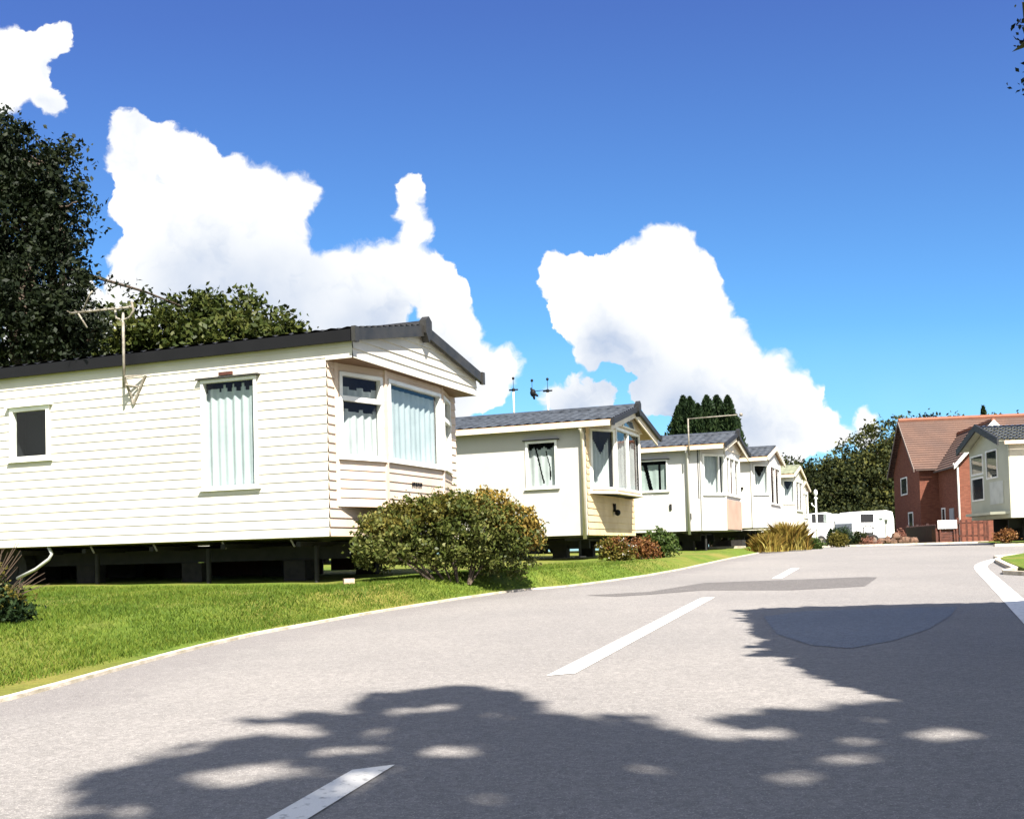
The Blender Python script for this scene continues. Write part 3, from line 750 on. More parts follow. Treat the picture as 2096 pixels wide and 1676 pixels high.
# dark boards and sheet that paint the shade below the floor, then little brackets
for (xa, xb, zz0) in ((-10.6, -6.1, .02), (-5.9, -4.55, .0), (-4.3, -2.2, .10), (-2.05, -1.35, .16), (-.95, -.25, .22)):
    q = MB(); q.box(xa, xb, WD - .25, WD - .22, zz0, gap1); q.build('shade_board', timber_d, h1)  # added dark boards closing the far side, standing in for deep shade
q = MB(); q.box(-10.6, -.2, .95, WD - .27, .018, .03); q.build('shade_sheet', rubber, h1)  # black sheet over the slab paints the shade under the home
for x in (-.62, -1.62, -2.68, -3.7):
    q = MB(); q.tube([(x, .12, gap1 - .02), (x + .05, .13, gap1 - .11)], .012, 6); q.build('bracket', alu, h1)
q = MB(); q.tube([(-4.35, .05, gap1 - .01), (-4.3, .06, gap1 - .1), (-4.34, .05, gap1 - .17), (-4.6, .08, gap1 - .3), (-4.95, .1, gap1 - .42)], .022, 8); q.build('waste_pipe', pipe_white, h1, True)
# aerial on a wall bracket
ax = -2.87; q = MB()
q.tube([(ax, -.16, gap1 + 1.98), (ax, -.16, gap1 + 2.95)], .018, 8)
ar = q.build('aerial', alu, h1, True)
q = MB(); q.tube([(ax, -.16, gap1 + 2.12), (ax, -.02, gap1 + 1.86), (ax + .02, -.02, gap1 + 1.78)], .018, 6); q.tube([(ax, -.16, gap1 + 2.12), (ax + .22, -.02, gap1 + 2.14), (ax + .02, -.02, gap1 + 1.78)], .018, 6); q.tube([(ax, -.16, gap1 + 2.02), (ax + .1, -.02, gap1 + 2.0)], .015, 6); q.build('bracket', alu, ar)
q = MB()
tz = gap1 + 2.98
q.tube([(ax + .14, -.16, tz + .02), (ax - .66, -.38, tz - .02)], .014, 6)
for k in range(9):
    t = k / 8; c = Vector((ax + .12 - .76 * t, -.16 - .21 * t, tz + .02 - .035 * t)); q.tube([c - Vector((-.03, .11, 0)), c + Vector((-.03, .11, 0))], .006, 5)
q.tube([(ax - .12, -.17, tz + .02), (ax - .10, -.17, tz - .10), (ax, -.16, tz - .14), (ax + .10, -.15, tz - .10), (ax + .16, -.15, tz - .02), (ax + .13, -.15, tz + .09)], .016, 6)
q.tube([(ax - .50, -.33, tz + .0), (ax - .40, -.30, tz + .22), (ax - .36, -.3, tz + .25)], .012, 6)
q.tube([(ax - .54, -.36, tz - .03), (ax - .42, -.34, tz - .22)], .012, 6)
q.build('boom', alu, ar, True)
# concrete slab below
mb = MB(); mb.prism([(-L1 - .4, -.35, -.2), (.15, -.35, -.2), (.15, WD + .3, -.2), (-L1 - .4, WD + .3, -.2)], (0, 0, .215)); s1 = mb.build('concrete_slab', concrete); s1.location = (c1.x, 13.07, H1z); s1.rotation_euler = (0, 0, RZ); tag(s1, kind='structure')

# ---- second home: smooth pale sides, tan prow front, deep gable
c2 = at(1205, 1128, 22.6); z2 = 0.72; gap2 = 1.18 - z2; H2h = 2.30
h2 = empty('mobile_home', (c2.x, 22.6, z2), RZ)
tag(h2, 'pale grey mobile home with tan clapboard front and deep gable, second in the row', 'mobile home', 'mobile homes in a row left of the road')
w = (-1.32, -.62, gap2 + 1.0, gap2 + 2.0)
shell(h2, 10, WD, gap2, H2h, grey_panel, grey_panel, [w], None, .42, lap=0)
window(h2, O, X, -Yv, *w, cur=True, mask=lambda u_, v_: (v_ < .9 - .06 * abs(math.sin(u_ * 12))) and not (abs((u_ - .25) - .28 * (1 - v_)) < .022 and v_ > .1) and not (.15 < v_ < .8 and abs(u_ - .62 - .06 * math.sin(v_ * 5)) < .016), curm=curtain_b, drip='dark', folds=5)
mb = MB(); siding(mb, O, Yv, X, 0, WD, gap2, gap2 + 2.3, [(.3, 3.4, gap2 + .95, gap2 + 2.29)], .14, .014)
mb.face([(0, 0, gap2 + H2h), (0, WD, gap2 + H2h), (0, WD/2, gap2 + H2h + .4)]); mb.build('front_wall', tan_side, h2)
pts = [(0, .25), (.38, .85), (.38, 2.85), (0, 3.45)]
kk = dict(sill=False, fw=.05)
bay(h2, pts, gap2 + .90, gap2 + 2.32, cream_trim, [dict(a0=.02, a1=.98, z0=gap2 + .95, z1=gap2 + 2.22, mask=swag, curm=curtain_b, **kk),
   dict(a0=.02, a1=.98, z0=gap2 + .95, z1=gap2 + 2.28, mull=(.5,), mask=lambda u_, v_: v_ < .80 + .08 * abs(math.sin(u_ * 9)), curm=curtain_b, **kk),
   dict(a0=.03, a1=.97, z0=gap2 + .95, z1=gap2 + 2.22, mask=swag, curm=curtain_b, **kk)], lap=0)
mb = MB(); mb.prism([(0, .15, gap2 + .86), (.46, .80, gap2 + .86), (.46, 2.9, gap2 + .86), (0, 3.55, gap2 + .86)], (0, 0, .039)); mb.build('bay_shelf', cream_trim, h2)
# gable triangle above the bay, with glazing
mb = MB(); mb.prism([(.36, .6, gap2 + 2.325), (.36, 3.1, gap2 + 2.325), (.36, 2.3, gap2 + 2.60), (.36, WD/2, gap2 + 2.69), (.36, 1.4, gap2 + 2.60)], (.05, 0, 0)); mb.build('gable', cream_trim, h2)
q = MB(); q.prism([(.412, 1.35, gap2 + 2.34), (.412, 2.35, gap2 + 2.34), (.412, 2.15, gap2 + 2.52), (.412, 1.55, gap2 + 2.52)], (.02, 0, 0)); gw = q.build('window', upvc, h2)
q = MB(); q.prism([(.434, 1.43, gap2 + 2.36), (.434, 2.27, gap2 + 2.36), (.434, 2.12, gap2 + 2.50), (.434, 1.58, gap2 + 2.50)], (.004, 0, 0)); q.build('pane', pmat('sky mirror glass', (.05, .09, .14), .04, spec=1.0), gw)
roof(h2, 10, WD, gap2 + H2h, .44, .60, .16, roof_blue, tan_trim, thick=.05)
barge(h2, WD, gap2 + H2h, .44, .17, .61, roof_dark, h=.13, finial=True)
barge(h2, WD, gap2 + H2h, .44, .10, .56, cream_trim, h=.20, t=.03, finial=False, drop=.06)
q = MB(); q.box(-10.1, .59, -.24, -.165, gap2 + H2h - .10, gap2 + H2h + .01); q.build('gutter', cream_trim, h2)
q = MB(); q.tube([(-.05, -.2, gap2 + H2h - .1), (-.05, -.06, gap2 + H2h - .22), (-.05, -.06, gap2 - .08)], .042, 8); q.build('downpipe', cream_trim, h2, True)
q = MB(); q.box(.015, .06, 1.85, 1.93, gap2 + .52, gap2 + .70); q.ball((.10, 1.89, gap2 + .50), .07); q.build('wall_lamp', black_trim, h2, True)
chassis(h2, 10, WD, gap2, (-.9, -2.6, -5, -8))
# aerials on roof
for (px, py) in ((1050, 800), (1122, 803)):
    pass
def ridge_aerial(px_, y_top, dark=False):
    y_ = WD / 2
    return
hx = lambda xx, yy: (h2.matrix_world, xx)
def homelocal(home_loc, Pw):
    d = Pw - home_loc; return Vector((d.dot(UX), d.dot(UY), d.z))
hl = Vector((c2.x, 22.6, z2))
# masts stand on the far slope of the roof
for (px_, yt, yb) in ((1051, 798, 850), (1121, 800, 850)):
    # point on the plane of local y=2.2
    d = ray(px_, yt); k = (2.2 + hl.dot(UY) - Vector((0, 0, EYE)).dot(UY)) / d.dot(UY); Pt = Vector((0, 0, EYE)) + d * k; lt = homelocal(hl, Pt)
    q = MB(); q.tube([(lt.x, 2.2, gap2 + 2.5), (lt.x, 2.2, lt.z)], .022, 6); a_ = q.build('aerial', cream_trim, h2, True)
    q = MB(); q.tube([(lt.x - .11, 2.2, lt.z), (lt.x + .11, 2.2, lt.z)], .018, 6); q.tube([(lt.x, 2.2, lt.z), (lt.x, 2.2, lt.z + .27)], .006, 5)
    q.ball((lt.x, 2.2, lt.z + .27), .035, 8, 5); q.ball((lt.x, 2.2, lt.z), .045, 8, 5)
    if px_ > 1100:
        q.tube([(lt.x, 2.2, lt.z + .02), (lt.x - .42, 2.2, lt.z + .02)], .008, 5)
        q.ball((lt.x - .36, 2.2, lt.z - .02), .07, 9, 6, 1.3)
        for (dx_, dz_) in ((.12, -.08), (.03, -.15), (-.05, .12)): q.tube([(lt.x - .36, 2.2, lt.z - .02), (lt.x - .36 + dx_, 2.2, lt.z - .02 + dz_)], .05, 6, .022)
        q.tube([(lt.x - .38, 2.2, lt.z + .06), (lt.x - .38, 2.2, lt.z + .27)], .006, 5); q.ball((lt.x - .38, 2.2, lt.z + .27), .035, 8, 5)
    q.build('boom', black_trim, a_, True)

# ---- third home
c3 = at(1440, 1121, 30.0); z3 = 0.74; gap3 = 1.32 - z3; H3h = 2.30
h3 = empty('mobile_home', (c3.x, 30, z3), RZ)
tag(h3, 'white mobile home with pink lower front and a tall bare aerial, third in the row', 'mobile home', 'mobile homes in a row left of the road')
w = (-1.95, -.92, gap3 + 1.12, gap3 + 2.0); w_d = (-2.6, -1.95, gap3 + .05, gap3 + 1.0)
shell(h3, 10, WD, gap3, H3h, white_panel, white_panel, [w], None, .42, lap=0)
window(h3, O, X, -Yv, *w, cur=True, mask=lambda u_, v_: v_ < .86 and not abs(u_ - .42 + .16 * (v_ - .5)) < .05 and not abs(u_ - .72) < .03, curm=curtain_g, drip='dark', folds=5, fw=.04)
mb = MB(); mb.box(-2.35, -1.35, -.02, -.001, gap3 + .08, gap3 + 1.02); mb.build('door', upvc, h3)
mb = MB(); mb.box(-.9, -.84, -.035, -.001, gap3 + .6, gap3 + .76); mb.build('vent', steel, h3)
mb = MB(); mb.box(-.35, -.30, -.035, -.001, gap3 + .32, gap3 + .48); mb.build('vent', steel, h3)
pts = [(0, 0.0), (.52, .72), (.52, 2.98), (0, 3.7)]
bay(h3, pts, gap3, gap3 + 2.25, white_panel, [dict(a0=.05, a1=.97, z0=gap3 + .98, z1=gap3 + 2.1, mull=(.72,), mask=lambda u_, v_: u_ < .78, curm=curtain_b, fw=.06, sill=True),
   dict(a0=.03, a1=.97, z0=gap3 + .98, z1=gap3 + 2.1, mull=(.3, .62), mask=lambda u_, v_: not .3 < u_ < .62, curm=curtain_b, fw=.06), dict(a0=.05, a1=.95, z0=gap3 + .98, z1=gap3 + 2.1, curm=curtain_b)], lap=0)
mb = MB(); a = Vector((.52, .72, 0)); mb.obox(Vector((.544, .70, 0)), Yv, X, 0, 2.3, 0, .012, gap3 + .03, gap3 + .86); mb.build('front_panel', pink_panel, h3)
mb = MB(); mb.prism([(.10, 0.2, gap3 + 2.252), (.55, .5, gap3 + 2.252), (.55, 3.2, gap3 + 2.252), (.10, 3.5, gap3 + 2.252)], (0, 0, .08)); mb.prism([(.50, .2, gap3 + 2.33), (.50, 3.5, gap3 + 2.33), (.50, WD/2, gap3 + 2.70)], (.04, 0, 0)); mb.build('gable', cream_trim, h3)
roof(h3, 10, WD, gap3 + H3h, .42, .68, .14, roof_blue, tan_trim)
barge(h3, WD, gap3 + H3h, .42, .15, .69, roof_dark, h=.12)
barge(h3, WD, gap3 + H3h, .42, .10, .66, cream_trim, h=.20, t=.03, finial=False, drop=.05)
q = MB(); q.box(-10.1, .66, -.22, -.145, gap3 + H3h - .10, gap3 + H3h + .0); q.build('gutter', cream_trim, h3)
q = MB(); q.tube([(-.36, -.18, gap3 + H3h - .1), (-.36, -.06, gap3 + H3h - .22), (-.36, -.06, gap3 - .1)], .04, 8); q.build('downpipe', white_panel, h3, True)
q = MB(); q.tube([(-.25, -.28, gap3 + 2.05), (-.25, -.28, gap3 + 3.05)], .02, 8); a_ = q.build('aerial', alu, h3, True)
q = MB(); q.tube([(-.27, -.28, gap3 + 3.04), (1.05, -.10, gap3 + 3.08)], .015, 6)
q.ball((1.15, -.08, gap3 + 3.08), .05, 8, 5); q.build('boom', alu, a_, True)
chassis(h3, 10, WD, gap3, (-.6, -2.6, -5, -8))
# ---- farther homes of the same row
def far_home(px, py, Y, zb, zg, label, smat, fmat, rm, Hh=2.3, rise=.42, hitch=False, L=9):
    c = at(px, py, Y); g = zb - zg; hh = empty('mobile_home', (c.x, Y, zg), RZ); tag(hh, label, 'mobile home', 'mobile homes in a row left of the road')
    shell(hh, L, WD, g, Hh, smat, smat, [(-1.5, -.9, g + 1.0, g + 1.9)], None, rise, lap=0)
    window(hh, O, X, -Yv, -1.5, -.9, g + 1.0, g + 1.9, cur=True, mask=swag, curm=curtain_g, fw=.05)
    bay(hh, [(0, 0), (.5, .6), (.5, 3.1), (0, 3.7)], g, g + 2.25, fmat, [dict(a0=.1, a1=.9, z0=g + 1.1, z1=g + 2.1, mask=swag, curm=curtain_b), dict(a0=.04, a1=.96, z0=g + .8, z1=g + 2.1, mull=(.5,), cur=False), None], lap=0)
    q = MB(); q.prism([(.44, .1, g + 2.26), (.44, 3.6, g + 2.26), (.44, WD/2, g + 2.66)], (.05, 0, 0)); q.build('gable', fmat, hh)
    roof(hh, L, WD, g + Hh, rise, .56, .14, rm, tan_trim)
    barge(hh, WD, g + Hh, rise, .15, .57, cream_trim, h=.14, finial=False)
    q = MB(); q.box(-L, .55, -.22, -.145, g + Hh - .1, g + Hh); q.build('gutter', cream_trim, hh)
    q = MB(); q.tube([(-.5, -.05, g + .6), (-.5, -.12, g + .66)], .05, 8); q.box(-.62, -.28, -.06, -.001, g + 1.3, g + 1.36); q.build('wall_lamp', black_trim, hh)
    chassis(hh, L, WD, g, (-.6, -3, -6), wheels=False); return hh
far_home(1543, 1118, 36.5, 1.47, .82, 'white mobile home with dark grey roof, fourth in the row, beside a greenish roof', white_side, white_panel, roof_blue)
far_home(1604, 1117, 47, 1.55, .84, 'white mobile home with a pale greenish lichened roof, fifth in the row', white_side, white_side, roof_green)
far_home(1622, 1116, 57, 1.5, .84, 'small looking white mobile home with grey green roof at the far end of the row', white_side, white_side, roof_green)
# steps beside third home
st = empty('garden_steps', tuple(at(1512, 1128, 33.0)), RZ); tag(st, 'low pale concrete steps beside the white mobile home with the pink front', 'steps')
q = MB(); q.box(-.9, .1, -.2, .7, -.1, .16); q.build('step', concrete, st)
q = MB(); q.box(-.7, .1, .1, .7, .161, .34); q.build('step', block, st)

# ---- home on the right, front in shade
c7 = at(2073, 1105, 32.7); z7 = .80; g7 = 1.5 - z7
rz7 = math.atan2(.10, -.995); h7 = empty('mobile_home', (c7.x, 32.7, z7), rz7)
tag(h7, 'cream and olive mobile home at the right edge, its shaded front towards the brick house', 'mobile home')
# local x points out of the front (to the left in the photo), y axis to the camera side is negative -> near side is y=0, body at y<0
h7.scale = (1, 1, 1)
X7 = Vector((1, 0, 0)); H7 = 2.28
# body occupies x in [-9,0], y in [-3.7,0]: near corner toward the camera at y=0
mb = MB(); mb.face([(-9, 0, g7), (-9, 0, g7 + H7), (0, 0, g7 + H7), (0, 0, g7)]); mb.face([(-9, -WD, g7), (0, -WD, g7), (0, -WD, g7 + H7), (-9, -WD, g7 + H7)])
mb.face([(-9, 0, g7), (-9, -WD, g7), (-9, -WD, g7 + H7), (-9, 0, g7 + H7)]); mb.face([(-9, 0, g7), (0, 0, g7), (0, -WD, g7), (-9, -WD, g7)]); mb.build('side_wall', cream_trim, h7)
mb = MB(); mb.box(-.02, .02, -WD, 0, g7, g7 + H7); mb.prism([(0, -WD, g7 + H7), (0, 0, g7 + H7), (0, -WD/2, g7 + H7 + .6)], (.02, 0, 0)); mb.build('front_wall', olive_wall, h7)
for (ya, yb_, za, zb_, m_) in ((-3.5, -2.3, .62, 1.38, curtain_b), (-3.5, -2.3, 1.45, 2.1, curtain_g), (-2.0, -.95, 1.25, 2.15, None)):
    window(h7, Vector((.02, 0, 0)), Vector((0, 1, 0)), X7, ya, yb_, g7 + za, g7 + zb_, cur=(True if m_ else None), mask=None, curm=m_, fw=.05, drip=False, sill=False, flat=True)
mb = MB(); mb.box(.021, .035, -1.75, -.55, g7 + .45, g7 + 1.15); mb.build('front_panel', pmat('pale olive panel', (.5, .51, .45), .5), h7)
mb = MB(); mb.prism([(.02, -WD, g7 + .12), (.45, -2.9, g7 + .12), (.45, -.5, g7 + .12), (.02, -.1, g7 + .12)], (0, 0, .08)); mb.build('bay_shelf', olive_wall, h7)
# roof built along y negative: reuse roof() on a sub-empty is not needed, build here
mb = MB()
zt = g7 + H7
for sgn in (0, 1):
    ye = .18 if sgn == 0 else -WD - .18
    for k in range(9):
        t0, t1 = k / 9, (k + 1) / 9; ya = ye + (-WD/2 - ye) * t0; yb_ = ye + (-WD/2 - ye) * t1; za = zt + .62 * t0; zb_ = zt + .62 * t1
        for j in range(56):
            xa = -9.2 + j * (9.55 / 56); xb = xa + 9.55 / 56; xm = (xa + xb) / 2
            mb.face([(xa, ya, za + .05), (xm, ya, za + .085), (xm, yb_, zb_ + .055), (xa, yb_, zb_ + .03)]); mb.face([(xm, ya, za + .085), (xb, ya, za + .05), (xb, yb_, zb_ + .03), (xm, yb_, zb_ + .055)])
mb.build('roof', roof_blue, h7)
mb = MB(); 
for ye in (.18, -WD - .18): mb.face([(-9.2, ye, zt), (.34, ye, zt), (.34, -WD/2, zt + .62), (-9.2, -WD/2, zt + .62)])
mb.build('soffit', olive_wall, h7)
mb = MB()
for ye in (.18, -WD - .18): mb.prism([(.34, ye, zt - .12), (.34, -WD/2, zt + .50), (.34, -WD/2, zt + .72), (.34, ye, zt + .09)], (.05, 0, 0))
mb.build('bargeboard', roof_dark, h7)
mb = MB(); mb.box(-9.2, .2, .185, .26, zt - .11, zt + .0); mb.build('gutter', pink_side, h7)
for x in (-.8, -3.2, -6):
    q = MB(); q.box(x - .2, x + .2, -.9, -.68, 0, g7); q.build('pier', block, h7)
q = MB(); q.box(-9, -.2, -.95, -.88, g7 - .3, g7 - .02); q.build('chassis_rail', steel, h7)

q = MB(); q.box(-9, -.3, -2.6, -2.55, .0, g7); q.build('shade_board', rubber, h7)  # added black board stands in for the shade beneath this home
# ------------------------------------------------------------------ brick house
hz = farz; hs = empty('brick_house', (26.0, 70.0, hz), math.atan2(-0.14, .99) * -1 * -1)
tag(hs, 'red brick two storey house with clay tiled roof and a projecting front wing', 'house')
# local: x along the front to the right, y to the back
def hb(mb, *a): mb.box(*a)
EV = 4.95; RG = 8.25; D = 8.0; LN = 16.0
mb = MB()
mb.face([(0, 0, 0), (LN, 0, 0), (LN, 0, EV), (0, 0, EV)]); mb.face([(0, D, 0), (0, D, EV), (LN, D, EV), (LN, D, 0)])
mb.face([(0, 0, 0), (0, 0, EV), (0, D/2, RG), (0, D, EV), (0, D, 0)]); mb.face([(LN, 0, 0), (LN, D, 0), (LN, D, EV), (LN, D/2, RG), (LN, 0, EV)])
# wing
wx0, wx1, wy, we, wr = 1.15, 5.1, -5.0, 4.85, 7.1
mb.face([(wx0, wy, 0), (wx0, wy, we), (wx0, -.002, we), (wx0, -.002, 0)]); mb.face([(wx1, wy, 0), (wx1, -.002, 0), (wx1, -.002, we), (wx1, wy, we)])
mb.face([(wx0, wy, 0), (wx1, wy, 0), (wx1, wy, we), ((wx0 + wx1)/2, wy, wr), (wx0, wy, we)])
mb.build('wall', brick, hs)
def tiled(mb, a, b, c, d, n=22, lift=.05):
    """stepped tile courses between eaves a-b and ridge d-c"""
    a, b, c, d = map(Vector, (a, b, c, d)); nr = (b - a).cross(d - a).normalized()
    if nr.z < 0: nr = -nr
    for k in range(n):
        t0, t1 = k / n, (k + 1) / n
        p = a.lerp(d, t0) + nr * lift; q = b.lerp(c, t0) + nr * lift; r = b.lerp(c, t1) + nr * .01; s_ = a.lerp(d, t1) + nr * .01
        mb.face([p, q, r, s_]); mb.face([p - nr * lift, q - nr * lift, q, p])
mb = MB(); o_ = .35
tiled(mb, (-o_, -o_, EV - .25), (LN + o_, -o_, EV - .25), (LN + o_, D/2, RG), (-o_, D/2, RG))
tiled(mb, (-o_, D + o_, EV - .25), (LN + o_, D + o_, EV - .25), (LN + o_, D/2, RG), (-o_, D/2, RG))
wm = (wx0 + wx1) / 2; sl = (wr - we) / (wm - wx0)
yback = (wr - EV) / ((RG - EV) / (D/2)) ; 
tiled(mb, (wx0 - .3, wy - .35, we - .3 * sl), (wx0 - .3, -.45, we - .3 * sl), (wm, yback, wr), (wm, wy - .35, wr), 14)
tiled(mb, (wx1 + .3, wy - .35, we - .3 * sl), (wx1 + .3, -.45, we - .3 * sl), (wm, yback, wr), (wm, wy - .35, wr), 14)
rf = mb.build('roof', clay, hs)
mb = MB(); mb.tube([(-o_, D/2, RG + .05), (LN + o_, D/2, RG + .05)], .16, 8); mb.tube([(wm, wy - .36, wr + .04), (wm, yback, wr + .04)], .12, 8); mb.build('ridge', ridge_red, rf)
mb = MB()
for s_, ya in ((1, -o_), (-1, D + o_)): mb.prism([(-o_ - .01, ya, EV - .42), (-o_ - .01, D/2, RG - .16), (-o_ - .01, D/2, RG + .04), (-o_ - .01, ya, EV - .22)], (-.05, 0, 0))
mb.build('bargeboard', pmat('weathered verge board', (0.16, 0.12, 0.10), .8), hs); mb = MB()
for xa in (wx0 - .35, wx1 + .35): mb.prism([(xa, wy - .37, we - .3 * sl - .18), (wm, wy - .37, wr - .25), (wm, wy - .37, wr + .05), (xa, wy - .37, we - .3 * sl + .08)], (0, -.05, 0))
mb.build('bargeboard', upvc, hs)
mb = MB(); mb.box(-.3, wx0, -.47, -.36, EV - .33, EV - .25); mb.box(wx1, LN, -.47, -.36, EV - .36, EV - .25); mb.box(wx0 - .41, wx0 - .31, wy - .3, -.45, we - .3 * sl - .08, we - .3 * sl + .02); mb.build('gutter', pmat('brown gutter', (0.07, 0.045, 0.035), .6), hs)
mb = MB(); mb.tube([(wx0 - .08, wy - .08, 0), (wx0 - .08, wy - .08, 4.5), (wx0 - .33, wy - .1, 4.65)], .06, 8); mb.build('downpipe', upvc, hs, True)
def hwin(p, d, n, a0, a1, z0, z1): window(hs, Vector(p), Vector(d), Vector(n), a0, a1, z0, z1, cur=None, fw=.09, proud=.04, drip=False, flat=True)
hwin((-.0, 0, 0), (0, -1, 0), (-1, 0, 0), -5.6, -3.6, 3.3, 4.5); hwin((0, 0, 0), (0, -1, 0), (-1, 0, 0), -3.6, -2.2, .6, 2.1)
hwin((wx0, 0, 0), (0, -1, 0), (-1, 0, 0), .6, 1.5, .6, 2.2); hwin((0, wy, 0), (1, 0, 0), (0, -1, 0), 3.2, 4.2, 2.9, 4.0)
mb = MB(); mb.box(wx0 - .05, wx0 - .005, -3.6, -2.6, .02, 2.1); dd = mb.build('door', pmat('grey door', (.25, .26, .27), .5), hs)
mb = MB(); mb.ball((wx0 - .1, -2.75, 1.05), .05, 8, 5); mb.build('handle', steel, dd)

# ------------------------------------------------------------------ fence, sign
def picket_fence(pa, pb, h, name_label, mat, sp=.14, closed=False):
    root = empty('picket_fence', tuple(pa), math.atan2(pb.y - pa.y, pb.x - pa.x)); tag(root, name_label, 'fence'); L = (Vector(pb) - Vector(pa)).length
    q = MB()
    for z in (.25, h - .2): q.box(0, L, -.02, .02, z, z + .07)
    q.build('rail', mat, root)
    n = int(L / sp); q = MB()
    for i in range(n):
        x = (i + .5) * L / n; wdt = .045 if not closed else sp * .47; hh = h + (.0 if not closed else .02 * (i % 2))
        q.prism([(x - wdt, -.04, .05), (x + wdt, -.04, .05), (x + wdt, -.04, hh - .05), (x, -.04, hh), (x - wdt, -.04, hh - .05)], (0, .018, 0))
    q.build('picket_panel', mat, root)
    for x in [k * L / max(1, round(L / 1.6)) for k in range(max(1, round(L / 1.6)) + 1)]:
        q = MB(); q.box(x - .05, x + .05, .021, .12, 0, h + .08); q.build('post', mat, root)
    return root
fz = farz + .03
fa = at(1962, 1108, 47.5); fb = at(2022, 1108, 47); fa.z = fb.z = fz
picket_fence(fa, fb, 1.0, 'red brown picket fence with open gaps between the white sign and the right hand home', timber, .2)
fa2 = at(1856, 1108, 53.0); fb2 = at(1918, 1108, 47.6); fa2.z = fb2.z = fz
picket_fence(fa2, fb2, .82, 'dark close boarded fence left of the white sign, in front of the brick house', timber_d, .16, True)
sb = at(1938, 1108, 47.3); sb.z = fz
root = empty('wooden_planter', tuple(sb)); tag(root, 'brown slatted timber box planter under the blank white sign', 'planter')
q = MB()
for k in range(5): q.box(-.42, .42, -.02, .02, .03 + k * .115, .13 + k * .115); 
for k in range(5): q.box(-.42, .42, .40, .44, .03 + k * .115, .13 + k * .115); 
for k in range(5):
    q.box(-.46, -.425, -.02, .44, .03 + k * .115, .13 + k * .115); q.box(.425, .46, -.02, .44, .03 + k * .115, .13 + k * .115)
q.build('box', timber, root); 
for x in (-.44, .44):
    q = MB(); q.box(x - .045, x + .045, -.06, -.021, 0, .64); q.build('post', timber, root)
root = empty('sign', (sb.x, sb.y - .12, fz)); tag(root, 'blank white rectangular sign board standing by the brown fence', 'sign')
q = MB(); q.box(-.41, .41, -.02, .02, .62, .98); q.build('board', sign_white, root)
for x in (-.3, .3):
    q = MB(); q.box(x - .03, x + .03, .021, .07, 0, .9); q.build('post', timber, root)
# ------------------------------------------------------------------ touring caravans far back
def touring(px0, px1, Y, rz, L, Hc, wdt, label, endm, T=.0):
    p = at(px0, 1109, Y); root = empty('touring_caravan', (p.x, Y, farz), rz); tag(root, label, 'caravan')
    prof_ = [(0.0, .45), (0.0, 1.4), (.18, Hc - .15), (.45, Hc), (L - .5, Hc + .05), (L - .1, Hc - .05), (L, Hc - .5), (L, .45)]
    q = MB(); q.prism([(x, 0, z) for x, z in prof_], (0, wdt, 0)); q.build('body', plastic_w, root)
    q = MB(); q.prism([(-.012, .04, .5), (-.012, wdt - .04, .5), (-.012, wdt - .04, 1.38), (-.012, .04, 1.38)][::-1], (-.01, 0, 0)); q.build('end_panel', endm, root)
    for x in (L * .2, L * .62):
        q = MB(); q.box(x, x + .9, -.03, -.002, 1.45, 1.95); wn = q.build('window', dark_room if x < L * .3 else curtain_g, root)
    q = MB(); q.tube([(L * .5, -.03, .33), (L * .5, .17, .33)], .33, 16); wo = q.build('wheel', rubber, root)
    q = MB(); q.tube([(L * .5, -.04, .33), (L * .5, .0, .33)], .17, 12); q.build('rim', alu, wo)
    q = MB(); q.box(-.9, -.0, wdt/2 - .05, wdt/2 + .05, .4, .47); q.build('drawbar', steel, root)
    q = MB(); q.box(.6, L - .8, -.02, -.002, 1.05, 1.10); q.build('stripe', plastic_g, root)
    return root
touring(1746, 1838, 69, R(14), 2.95, 2.12, 2.1, 'long white touring caravan with grey end, parked in front of the dark trees', plastic_g)
touring(1652, 1700, 66, R(8), 1.75, 2.0, 1.9, 'short white touring caravan behind the small clipped shrubs, left of the longer one', plastic_w)
# ------------------------------------------------------------------ lamp post, bird table, pots
p = at(1673, 1109, 55); root = empty('street_lamp', (p.x, 55, farz)); tag(root, 'white lamp post with a round lantern standing before the dark trees', 'street lamp')
q = MB(); q.tube([(0, 0, 0), (0, 0, 2.5)], .05, 8, .04); q.build('pole', lamp_white, root, True)
q = MB(); q.ball((0, 0, 2.70), .10, 12, 8, 1.7); q.build('lantern', lamp_white, root, True)
q = MB(); q.tube([(0, 0, 1.95), (-.2, 0, 2.1), (-.22, 0, 2.2)], .03, 6); q.ball((0, 0, 2.42), .09, 8, 6); q.build('arm', lamp_white, root, True)
p = at(1815, 1109, 56); root = empty('bird_table', (p.x, 56, farz)); tag(root, 'grey flat topped bird table on a post in front of the long white caravan', 'bird table')
q = MB(); q.box(-.05, .05, -.05, .05, .0, 1.28); q.build('post', plastic_g, root)
q = MB(); q.box(-.26, .26, -.22, .22, 1.28, 1.36); q.box(-.26, .26, -.22, -.19, 1.361, 1.40); q.build('tray', plastic_g, root)
p = at(1778, 1110, 52); root = empty('garden_pot', (p.x, 52, farz + .04)); tag(root, 'dark handled garden pot with a pale top among the pink flowers by the road', 'pot')
q = MB(); n = 14
prof2 = [(.12, 0), (.14, .04), (.22, .25), (.26, .42), (.22, .52), (.24, .56), (.20, .57), (.17, .5)]
for i in range(len(prof2) - 1):
    for k in range(n):
        a0_, a1_ = 2 * math.pi * k / n, 2 * math.pi * (k + 1) / n; (r0, z0), (r1, z1) = prof2[i], prof2[i + 1]
        q.face([(r0 * math.cos(a0_), r0 * math.sin(a0_), z0), (r0 * math.cos(a1_), r0 * math.sin(a1_), z0), (r1 * math.cos(a1_), r1 * math.sin(a1_), z1), (r1 * math.cos(a0_), r1 * math.sin(a0_), z1)])
q.build('body', steel, root, True)
